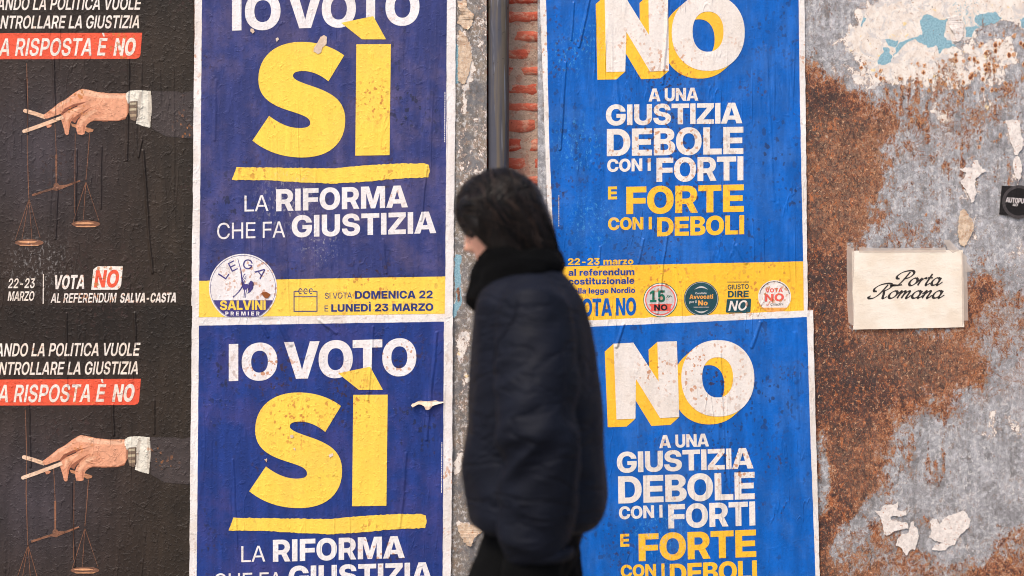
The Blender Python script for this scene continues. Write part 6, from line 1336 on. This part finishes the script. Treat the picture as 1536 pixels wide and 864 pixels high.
scrap(c2([(270, 120), (345, 100), (385, 150), (390, 180), (385, 250), (350, 285), (315, 280), (330, 240), (295, 190)]), (1433, 62), 'curled cream poster scrap beside the pale teal patch at the top', seed=11, curl=.007)
c3 = lambda pts: crop(pts, 2.878, 660, 0)
scrap(c3([(75, 5), (110, 0), (122, 40), (145, 60), (140, 105), (120, 130), (95, 115), (72, 95), (90, 60)]), (697, 46), 'brown curled paper peeling beside the top of the upper purple poster', scrap_p, seed=12, curl=.012)
scrap(c3([(82, 130), (100, 140), (130, 190), (138, 260), (125, 320), (105, 365), (75, 350), (80, 240)]), (697, 127), 'flat tan paper strip stuck between the upper purple poster and the drainpipe', scrap_p, seed=13, curl=.003)
scrap([(686, 790), (694, 784), (708, 787), (722, 790), (724, 797), (712, 806), (706, 820), (696, 814), (690, 803)], (704, 822), 'tan peeling paper just under the hem of the jacket', scrap_p, seed=14, curl=.008)
# ================================================================== the person walking past
FY = -0.986                                     # the walker's line, a metre off the wall
def W(px, py, dy=0.0):
    """point at depth FY+dy whose place in the photograph is (px, py)"""
    y = FY+dy; s = PXM*CAM_D/(CAM_D+y)
    return Vector(((px-768)/s, y, CAM_H+(432-py)/s))

class Solid:
    def __init__(s): s.v = []; s.f = []
    def rings(s, rings, cap=True):
        n = len(rings[0]); b = len(s.v)
        for r in rings: s.v += [Vector(p) for p in r]
        for j in range(len(rings)-1):
            for k in range(n):
                s.f.append((b+j*n+k, b+j*n+(k+1) % n, b+(j+1)*n+(k+1) % n, b+(j+1)*n+k))
        if cap:
            s.f.append(tuple(b+k for k in range(n))[::-1]); s.f.append(tuple(b+(len(rings)-1)*n+k for k in range(n)))
    def tube(s, pts, radii, n=20, sy=1.0, side=Vector((0, 1, 0))):
        """pts with radius; sy squeezes the section along the given side direction"""
        P = [Vector(p) for p in pts]; rings = []
        for k, p in enumerate(P):
            d = (P[min(k+1, len(P)-1)]-P[max(k-1, 0)]).normalized()
            u = (side-d*side.dot(d)).normalized(); v = d.cross(u)
            r = radii[k]; ry = r*sy if not isinstance(r, tuple) else r[1]; rx = r if not isinstance(r, tuple) else r[0]
            rings.append([p+v*rx*math.cos(2*math.pi*i/n)+u*ry*math.sin(2*math.pi*i/n) for i in range(n)])
        s.rings(rings)
    def ball(s, c, r, sc=(1, 1, 1), rot=None, n=20, m=14):
        c = Vector(c); rings = []
        for j in range(1, m):
            a = math.pi*j/m
            ring = []
            for i in range(n):
                q = Vector((r*sc[0]*math.sin(a)*math.cos(2*math.pi*i/n), r*sc[1]*math.sin(a)*math.sin(2*math.pi*i/n), -r*sc[2]*math.cos(a)))
                if rot: q = rot @ q
                ring.append(c+q)
            rings.append(ring)
        s.rings(rings)
    def fused(s, name, voxel, smooth_it=4, displace=None):
        me = mesh_of(name, s.v, s.f)
        bm = bmesh.new(); bm.from_mesh(me); bmesh.ops.recalc_face_normals(bm, faces=bm.faces[:]); bm.to_mesh(me); bm.free()
        o = bpy.data.objects.new(name, me); col.objects.link(o)
        md = o.modifiers.new('r', 'REMESH'); md.mode = 'VOXEL'; md.voxel_size = voxel
        sm = o.modifiers.new('s', 'SMOOTH'); sm.factor = .5; sm.iterations = smooth_it
        dg = bpy.context.evaluated_depsgraph_get()
        out = bpy.data.meshes.new_from_object(o.evaluated_get(dg))
        bpy.data.objects.remove(o); bpy.data.meshes.remove(me)
        out.name = name
        if displace:
            n = len(out.vertices); co = np.empty(n*3, np.float32); no = np.empty(n*3, np.float32)
            out.vertices.foreach_get('co', co); out.vertices.foreach_get('normal', no)
            co = co.reshape(-1, 3); no = no.reshape(-1, 3)
            d = np.array([displace(Vector(c)) for c in co])
            co = co+no*d[:, None]
            out.vertices.foreach_set('co', co.astype(np.float32).ravel())
        smooth(out); out.update()
        return out

person = empty('person', (0.0, FY, 0.0))
tag(person, 'person in a black padded jacket and black scarf walking left with head bowed', 'person')
def wear(name, me, mat, parent=person):
    o = link_mesh(name, me, mat, parent)
    if parent is person: o.matrix_parent_inverse = Matrix.Translation((-person.location.x, -person.location.y, -person.location.z))
    return o
def at_world(me): me.transform(Matrix.Translation((-person.location.x, -person.location.y, -person.location.z)))

# ---- joints
hipN, hipF = W(800, 780, -.09), W(805, 780, .09)
kneeN, kneeF = Vector((-.115, FY-.09, .50)), Vector((.085, FY+.085, .47))
ankN, ankF = Vector((-.215, FY-.09, .09)), Vector((.36, FY+.085, .17))
shN, shF = W(800, 468, -.19), W(800, 468, .19)
elN, elF = W(806, 640, -.265), W(790, 640, .255)
wrN, wrF = W(806, 800, -.235), W(770, 790, .235)
head_c = W(751, 331, 0); pitch = R(25)
HM = Matrix.Translation(head_c) @ Matrix.Rotation(-pitch, 4, 'Y') @ Matrix.Scale(.93, 4)      # face looks along -X, bowed

# ---- head: profile rows of (height, front, back, half width)
rows = [(-.118, -.072, -.030, .020), (-.112, -.088, -.012, .032), (-.100, -.094, .010, .044), (-.084, -.090, .030, .054), (-.066, -.091, .048, .060), (-.050, -.090, .060, .064),
        (-.030, -.086, .072, .067), (-.010, -.083, .082, .070), (.010, -.083, .090, .073), (.028, -.090, .094, .075), (.050, -.089, .096, .075), (.072, -.080, .092, .071), (.092, -.062, .078, .058), (.106, -.036, .052, .038), (.112, -.010, .024, .016)]
def head_point(z, a):
    zs = [r[0] for r in rows]
    f = float(np.interp(z, zs, [r[1] for r in rows])); b = .82*float(np.interp(z, zs, [r[2] for r in rows])); w = float(np.interp(z, zs, [r[3] for r in rows]))
    c, s = math.cos(a), math.sin(a)
    x = (f+b)/2-(b-f)/2*math.copysign(abs(c)**.86, c); y = w*math.copysign(abs(s)**.86, s)
    g = lambda zz, yy, sz, sy_: math.exp(-((z-zz)/sz)**2-((y-yy)/sy_)**2)
    if c > 0:
        x -= .024*g(-.028, 0, .011, .013)+.015*g(-.010, 0, .016, .009)+.008*g(.008, 0, .016, .008)      # nose
        x += .012*(g(.006, .031, .011, .016)+g(.006, -.031, .011, .016))                               # eye sockets
        x -= .004*(g(.026, .028, .007, .02)+g(.026, -.028, .007, .02))                                 # brow
        x -= .006*g(-.062, 0, .005, .02)+.006*g(-.074, 0, .005, .018); x += .004*g(-.068, 0, .003, .022)  # lips
        x += .005*g(-.086, 0, .007, .02); x -= .004*g(-.104, 0, .010, .016)                             # chin
    return Vector((x, y, z))
B = Solid()
zr = np.linspace(-.118, .112, 62)
B.rings([[HM @ head_point(z, 2*math.pi*k/56) for k in range(56)] for z in zr])
for sg in (-1, 1):                               # ears
    B.ball(HM @ Vector((.012, sg*.074, -.004)), .026, (.62, .28, 1.0), HM.to_3x3())
neck0 = W(795, 450, 0)
B.tube([HM @ Vector((.028, 0, -.06)), HM @ Vector((.040, 0, -.11)), neck0], [.052, .054, .066])
chest = [W(792, 455), W(790, 490), W(795, 560), W(800, 640), W(803, 700), W(805, 760), W(805, 800)]
B.tube(chest, [(.06, .10), (.095, .19), (.105, .185), (.095, .16), (.095, .155), (.105, .165), (.10, .16)], 28)
for sh, el, wr in ((shN, elN, wrN), (shF, elF, wrF)):
    B.tube([sh, sh.lerp(el, .5), el, el.lerp(wr, .4), wr], [.052, .046, .038, .036, .026])
    d = (wr-el).normalized(); fw = Vector((-1, 0, 0)); sd = Vector((0, 1 if sh is shF else -1, 0))
    palm = wr+d*.055
    B.tube([wr, wr+d*.03, wr+d*.09], [(.030, .018), (.040, .019), (.040, .016)], 16)
    for i, (off, ln) in enumerate(((-.030, .066), (-.010, .076), (.010, .070), (.030, .054))):
        b0 = wr+d*.085-fw*off
        B.tube([b0, b0+d*ln*.45-sd*.006, b0+d*ln*.8-sd*.022, b0+d*ln*.95-sd*.036], [.0095, .009, .008, .006], 10)
    t0 = wr+d*.03+fw*.034
    B.tube([t0, t0+d*.03+fw*.014-sd*.01, t0+d*.058+fw*.012-sd*.022], [.012, .0105, .008], 10)
for hp, kn, an in ((hipN, kneeN, ankN), (hipF, kneeF, ankF)):
    B.tube([hp+Vector((0, 0, .06)), hp, hp.lerp(kn, .5), kn, kn.lerp(an, .35), an], [.085, .085, .072, .055, .054, .038])
    toe = Vector((-.17, 0, -.045)) if an is ankN else Vector((-.13, 0, -.125))
    B.tube([an+Vector((.03, 0, 0)), an+toe*.4+Vector((0, 0, -.01)), an+toe], [.040, .040, .028], 14)
st = NT('skin'); sp_ = st.n('ShaderNodeTexCoord').outputs['Object']
sc_ = st.mix(st.noise(sp_, 60, 4), lin(214, 150, 124), lin(226, 172, 148))
skin_m = st.finish(sc_, .5, st.noise(sp_, 500, 3), .0003, Subsurface_Weight=.12)
body = B.fused('body', .0042, 2); at_world(body)
link_mesh('body', body, skin_m, person)
eye_m = plain('eye_white', (226, 220, 214), .2); iris_m = plain('iris_brown', (44, 28, 20), .2)
for sg in (-1, 1):
    E_ = Solid(); c = HM @ Vector((-.0680, sg*.031, .005)); E_.ball(c, .0118, n=18, m=12)
    me = mesh_of('eye', E_.v, E_.f); smooth(me); at_world(me); eo = link_mesh('eye', me, eye_m, person)
    E_ = Solid(); E_.ball(HM @ Vector((-.0752, sg*.031, .0025)), .0060, n=14, m=10)
    me = mesh_of('iris', E_.v, E_.f); smooth(me); at_world(me); link_mesh('iris', me, iris_m, eo)
hair_t = NT('dark_hair'); hp_ = hair_t.n('ShaderNodeTexCoord').outputs['Object']
hk_ = hair_t.attr('tone').outputs['Fac']
hair_c = hair_t.mix(hk_, lin(5, 4, 5), lin(58, 45, 39))
hair_m = hair_t.finish(hair_c, .40, hair_t.noise(hp_, 400, 2), .0004, Specular_IOR_Level=.22)

for sg in (-1, 1):
    L_ = Solid(); L_.ball(HM @ Vector((-.0690, sg*.031, .0075)), .0128, (1.0, 1.25, .82), HM.to_3x3().normalized(), 18, 12)
    me = mesh_of('eyelid', L_.v, L_.f); smooth(me); at_world(me); link_mesh('eyelid', me, skin_m, person)
for sg in (-1, 1):
    Bm = Solid(); Bm.tube([HM @ Vector((-.092, sg*.014, .022)), HM @ Vector((-.091, sg*.030, .027)), HM @ Vector((-.080, sg*.048, .023))], [.0026, .0032, .0016], 8)
    me = mesh_of('eyebrow', Bm.v, Bm.f); smooth(me); at_world(me); link_mesh('eyebrow', me, hair_m, person)

# ---- hair: a full mass, combed strand by strand from the brow and crown back down to the collar
Hs = Solid()
Hs.ball(W(735, 313), .084, (.96, .92, .99))
Hs.ball(W(752, 310), .088, (.95, .94, .97))
Hs.ball(W(765, 318), .088, (.93, .94, 1.0))
Hs.tube([W(762, 300), W(784, 332), W(800, 362), W(812, 388), W(820, 404)], [(.068, .078), (.066, .086), (.056, .090), (.042, .084), (.028, .07)], 26)
for sg in (-1, 1):
    Hs.tube([W(722, 296, sg*.060), W(733, 332, sg*.074), W(758, 366, sg*.074), W(788, 392, sg*.066)], [(.048, .024), (.046, .022), (.038, .022), (.03, .02)], 16)
    Hs.tube([W(702, 300, sg*.040), W(704, 324, sg*.060), W(716, 343, sg*.068), W(742, 368, sg*.070)], [(.024, .022), (.020, .020), (.017, .016), (.012, .014)], 14)
hmass = Hs.fused('hair', .005, 5, lambda p: .0016*mnoise.noise(Vector((p.x*60+p.z*40, p.y*60, (p.z+p.x*.6)*14))))
tree = BVHTree.FromPolygons([v.co.copy() for v in hmass.vertices], [tuple(p.vertices) for p in hmass.polygons])
a = hmass.attributes.new('tone', 'FLOAT', 'POINT'); a.data.foreach_set('value', np.full(len(hmass.vertices), .12, np.float32))
at_world(hmass); hair_o = link_mesh('hair', hmass, hair_m, person)
SV, SF, ST = [], [], []
rng = random.Random(11)
def strand(path, r0, tone):
    b = len(SV); n = len(path)
    for k, p in enumerate(path):
        d = (path[min(k+1, n-1)]-path[max(k-1, 0)]); d = d.normalized() if d.length > 1e-6 else Vector((0, 0, 1))
        u = d.cross(Vector((.3, 1, .2))).normalized(); v = d.cross(u); r = r0*(1-.75*(k/(n-1))**3)*(.5+.5*min(1, k/2))
        for i in range(3):
            q = 2*math.pi*i/3; SV.append(p+u*r*math.cos(q)+v*r*math.sin(q)); ST.append(tone)
    for k in range(n-1):
        for i in range(3): SF.append((b+k*3+i, b+k*3+(i+1) % 3, b+(k+1)*3+(i+1) % 3, b+(k+1)*3+i))
for s in range(1900):
    side = -1 if rng.random() < .7 else 1
    t = rng.random()                              # where along the hairline parting it roots
    root_pt = W(690+75*t+rng.uniform(-6, 6), 322-70*math.sin(t*1.75)+rng.uniform(-5, 5), side*rng.uniform(.0, .085))
    end = W(775+68*rng.random()**.8, 392+rng.uniform(-14, 16)-20*t*rng.random(), side*rng.uniform(.0, .09))
    if rng.random() < .28: end = W(720+50*rng.random(), 352+rng.uniform(-8, 18), side*rng.uniform(.04, .09))
    if rng.random() < .2: root_pt = W(735+60*rng.random(), 262+rng.uniform(0, 40), side*rng.uniform(0, .07))
    lift = rng.uniform(-.001, .0035)+(.005*rng.random() if rng.random() < .06 else 0)
    ph = rng.uniform(0, 6); path = []
    for k in range(13):
        u = k/12
        q = root_pt.lerp(end, u)+Vector((0, side*.05*math.sin(math.pi*u), .035*math.sin(math.pi*u)))
        loc, no, _, _ = tree.find_nearest(q)
        path.append(loc+no*(lift+.001*math.sin(u*7+ph)))
    # even the path out so strands lie in smooth arcs
    for _ in range(2): path = [path[0]]+[(path[k-1]+path[k]*2+path[k+1])/4 for k in range(1, 12)]+[path[-1]]
    strand(path, rng.uniform(.0008, .0019), rng.random()**3)
for s in range(70):                               # flyaway wisps
    p0 = W(rng.uniform(690, 800), rng.uniform(258, 360), rng.uniform(-.09, .09)); loc, no, _, _ = tree.find_nearest(p0)
    d = Vector((rng.uniform(-.2, 1), rng.uniform(-.3, .3), rng.uniform(-.9, .1))).normalized()
    L_ = rng.uniform(.03, .07); strand([loc+no*(.010*math.sin(math.pi*k/9))+d*L_*k/9 for k in range(10)], .0006, rng.random())
me = mesh_of('strands', SV, SF); smooth(me)
a = me.attributes.new('tone', 'FLOAT', 'POINT'); a.data.foreach_set('value', np.array(ST, np.float32)); at_world(me)
link_mesh('strands', me, hair_m, hair_o)

# ---- scarf: bulky black knit wound round the neck
kt = NT('black_knit'); kp = kt.n('ShaderNodeTexCoord').outputs['Object']
kw = kt.n('ShaderNodeTexWave', {'Vector': kt.mapv(kp, (1, 1, 1.6), rot=(R(20), R(30), 0)), 'Scale': 70.0, 'Distortion': 3.0, 'Detail': 2.0})
knit_m = kt.finish(kt.mix(kt.noise(kp, 50, 4), lin(4, 4, 5), lin(8, 8, 9)), .95, kt.m('ADD', kw.outputs['Fac'], kt.noise(kp, 200, 3)), .003, Specular_IOR_Level=.1)
K = Solid()
def loop_round(cx, cy, tilt, rx, ry, rad, n=40, lift=0.0):
    c = W(cx, cy); pts = []
    for k in range(n+1):
        q = 2*math.pi*k/n
        pts.append(c+Vector((rx*math.cos(q), ry*math.sin(q), -tilt*math.cos(q)*-1*rx+.006*math.sin(3*q+cy))))
    rings = []
    for k, p in enumerate(pts[:-1]):
        d = (pts[(k+1) % n]-pts[k-1]).normalized(); up = Vector((0, 0, 1)); u = d.cross(up).normalized(); v = u.cross(d)
        r = rad*(1+.12*math.sin(5*2*math.pi*k/n+cx)); rings.append([p+u*r*.85*math.cos(2*math.pi*i/14)+v*r*math.sin(2*math.pi*i/14) for i in range(14)])
    rings.append(rings[0]); K.rings(rings, cap=False)
loop_round(779, 392, .02, .072, .090, .032)
loop_round(778, 408, .20, .080, .102, .034)
loop_round(772, 425, .40, .082, .112, .032)
K.tube([W(722, 420, -.03), W(728, 440, -.02), W(738, 462, 0)], [.030, .034, .036]); K.tube([W(722, 420, .03), W(728, 440, .02), W(738, 462, 0)], [.030, .034, .036])
K.ball(W(785, 418), .075, (1, 1.15, .55))
scarf = K.fused('scarf', .006, 5, lambda p: .004*mnoise.noise(p*26)+.0016*mnoise.noise(Vector((p.x*30, p.y*30, p.z*120))))
at_world(scarf); link_mesh('scarf', scarf, knit_m, person)

# ---- jacket
jt = NT('black_nylon'); jp = jt.n('ShaderNodeTexCoord').outputs['Object']
jf = jt.noise(jt.mapv(jp, (9, 9, 26)), 1.0, 4, .55, .6)
jr = jt.ss(jt.m('ABSOLUTE', jt.m('SUBTRACT', jt.noise(jt.mapv(jp, (5, 5, 15), rot=(0, R(14), 0)), 1.0, 3, .5, .5), .5)), 0, .07, 1, 0)
jh = jt.m('ADD', jt.m('MULTIPLY', jf, 1.2), jt.m('ADD', jt.m('MULTIPLY', jr, -.5), jt.m('MULTIPLY', jt.noise(jp, 900, 2), .02)))
jac_m = jt.finish(jt.mix(jt.noise(jp, 12, 4), lin(9, 11, 20), lin(15, 19, 33)), .68, jh, .0055, 1.0, Specular_IOR_Level=.16)
J = Solid()
prof = [(404, 752, 836, .105), (418, 735, 848, .150), (436, 718, 862, .195), (455, 711, 875, .222), (490, 709, 886, .232), (530, 708, 893, .232), (580, 703, 898, .225), (640, 699, 904, .222), (700, 697, 909, .225),
        (742, 696, 911, .230), (766, 697, 908, .230), (780, 700, 898, .222), (787, 708, 884, .206), (789, 722, 868, .185)]
rings = []
for py, f, b, w in prof:
    cx = (f+b)/2; c = W(cx, py); rx = (b-f)/2/(PXM*CAM_D/(CAM_D+FY)); ring = []
    for k in range(64):
        q = 2*math.pi*k/64; cc, ss_ = math.cos(q), math.sin(q)
        ring.append(c+Vector((rx*math.copysign(abs(cc)**.8, cc), w*math.copysign(abs(ss_)**.85, ss_), 0)))
    rings.append(ring)
J.rings(rings)
J.tube([shN+Vector((.005, .05, .02)), shN+Vector((.0, -.005, .0)), shN.lerp(elN, .3), shN.lerp(elN, .65), elN, elN.lerp(wrN, .35), elN.lerp(wrN, .7), wrN, W(812, 824, -.225)],
       [.070, .082, .086, .085, .082, .083, .081, .078, .070], 30)
J.tube([shF+Vector((.005, -.05, .02)), shF+Vector((0, .005, .0)), shF.lerp(elF, .3), elF, elF.lerp(wrF, .5), wrF, W(772, 812, .225)], [.070, .082, .084, .078, .076, .070, .062], 26)
def folds(p):
    arm = max(0.0, min(1.0, (-(p.y-FY)-.15)/.08))
    a_ = mnoise.noise(Vector((p.x*7+1.3, p.y*6, p.z*11+p.x*9)))
    b_ = mnoise.noise(Vector((p.x*12, p.y*10+4, p.z*34-p.x*16)))
    ridge = 1-abs(mnoise.noise(Vector((p.x*5+9, p.y*5, p.z*13+p.x*5))))*2
    g_ = mnoise.noise(Vector((p.x*9, p.y*9, p.z*6+7)))
    low = max(0, min(1, (1.30-p.z)/.15))
    el = math.exp(-((p.z-elN.z)/.14)**2)
    cre = 1-abs(mnoise.noise(Vector((p.x*6+2, p.y*3, p.z*16-p.x*11+3))))*2.6
    return (.008*a_*low+.009*g_)+arm*(.006*ridge*low+.009*el*cre)
jacket = J.fused('jacket', .0065, 6, folds)
at_world(jacket); jo = link_mesh('jacket', jacket, jac_m, person)
# sleeve end and hem seams
Sm = Solid()
Sm.tube([W(812, 822, -.225), W(812, 829, -.225), W(812, 833, -.224)], [.069, .071, .066], 30)
me = mesh_of('cuff', Sm.v, Sm.f); smooth(me); at_world(me); link_mesh('cuff', me, jac_m, jo)

jtree = BVHTree.FromPolygons([v.co+person.location for v in jacket.vertices], [tuple(p.vertices) for p in jacket.polygons])
def seam(name, pts, r=.0022):
    q = []
    for p in pts:
        loc, no, _, _ = jtree.find_nearest(p); q.append(loc+no*.0006)
    S_ = Solid(); S_.tube(q, [r]*len(q), 8)
    me = mesh_of(name, S_.v, S_.f); smooth(me); at_world(me); link_mesh(name, me, jac_m, jo)
seam('armhole_seam', [W(770+12*math.sin(k*.35), 440+k*9, -.26+.004*k) for k in range(14)])
seam('hem_seam', [W(700+k*12, 762+2*math.sin(k), -.3) for k in range(6)])
seam('sleeve_seam', [W(858-2*k*(k < 10), 520+k*14, -.30) for k in range(20)], .0018)

# ---- trousers with the hands pushed into the pockets
tt_ = NT('black_trousers'); tp_ = tt_.n('ShaderNodeTexCoord').outputs['Object']
trou_m = tt_.finish(tt_.mix(tt_.noise(tp_, 40, 4), lin(4, 4, 5), lin(7, 7, 8)), .95, tt_.m('ADD', tt_.noise(tt_.mapv(tp_, (14, 14, 8)), 1, 4), tt_.m('MULTIPLY', tt_.noise(tp_, 700, 2), .06)), .004, Specular_IOR_Level=.12)
T_ = Solid()
T_.tube([W(800, 730), W(800, 790), W(797, 835)], [(.112, .165), (.112, .175), (.105, .172)], 30)
for hp, kn, an, wr in ((hipN, kneeN, ankN, wrN), (hipF, kneeF, ankF, wrF)):
    T_.tube([hp+Vector((0, 0, .03)), hp+Vector((-.005, 0, -.05)), hp.lerp(kn, .5), kn, kn.lerp(an, .5), an+Vector((.004, 0, .01))], [.103, .105, .092, .076, .072, .068], 24)
    T_.tube([wr+Vector((0, 0, -.03)), wr+Vector((-.01, .0, -.09)), wr+Vector((-.01, 0, -.19))], [(.066, .05), (.066, .048), (.04, .03)], 18)
trousers = T_.fused('trousers', .008, 6, lambda p: .006*mnoise.noise(Vector((p.x*10, p.y*10, p.z*16+p.x*8)))+.003*mnoise.noise(p*30))
at_world(trousers); link_mesh('trousers', trousers, trou_m, person)

# ---- shoes
shoe_m = plain('black_leather', (22, 21, 21), .4, 30, .3, .001); sole_m = plain('rubber_sole', (46, 44, 42), .8)
for an, tilt in ((ankN, 0.0), (ankF, R(38))):
    M4 = Matrix.Translation((an.x, an.y, an.z)) @ Matrix.Rotation(-tilt, 4, 'Y')
    S_ = Solid(); rr = []
    for x, z0, z1, w in ((.065, -.06, .03, .030), (.05, -.066, .05, .042), (0, -.066, .055, .044), (-.06, -.066, .02, .044), (-.12, -.066, -.012, .049), (-.17, -.066, -.026, .044), (-.20, -.062, -.040, .026)):
        rr.append([M4 @ Vector((x, w*math.cos(q), (z0+z1)/2+(z1-z0)/2*math.sin(q))) for q in [2*math.pi*i/20 for i in range(20)]])
    S_.rings(rr); sm_ = S_.fused('shoe', .005, 3); at_world(sm_); so = link_mesh('shoe', sm_, shoe_m, person)
    S_ = Solid(); out = [(.068, 0), (.06, .03), (.03, .042), (-.06, .042), (-.12, .050), (-.18, .044), (-.208, .02), (-.21, 0), (-.208, -.02), (-.18, -.044), (-.12, -.050), (-.06, -.042), (.03, -.042), (.06, -.03)]
    S_.rings([[M4 @ Vector((x, y, -.090)) for x, y in out], [M4 @ Vector((x, y, -.060)) for x, y in out]])
    me = mesh_of('sole', S_.v, S_.f); at_world(me); link_mesh('sole', me, sole_m, so)
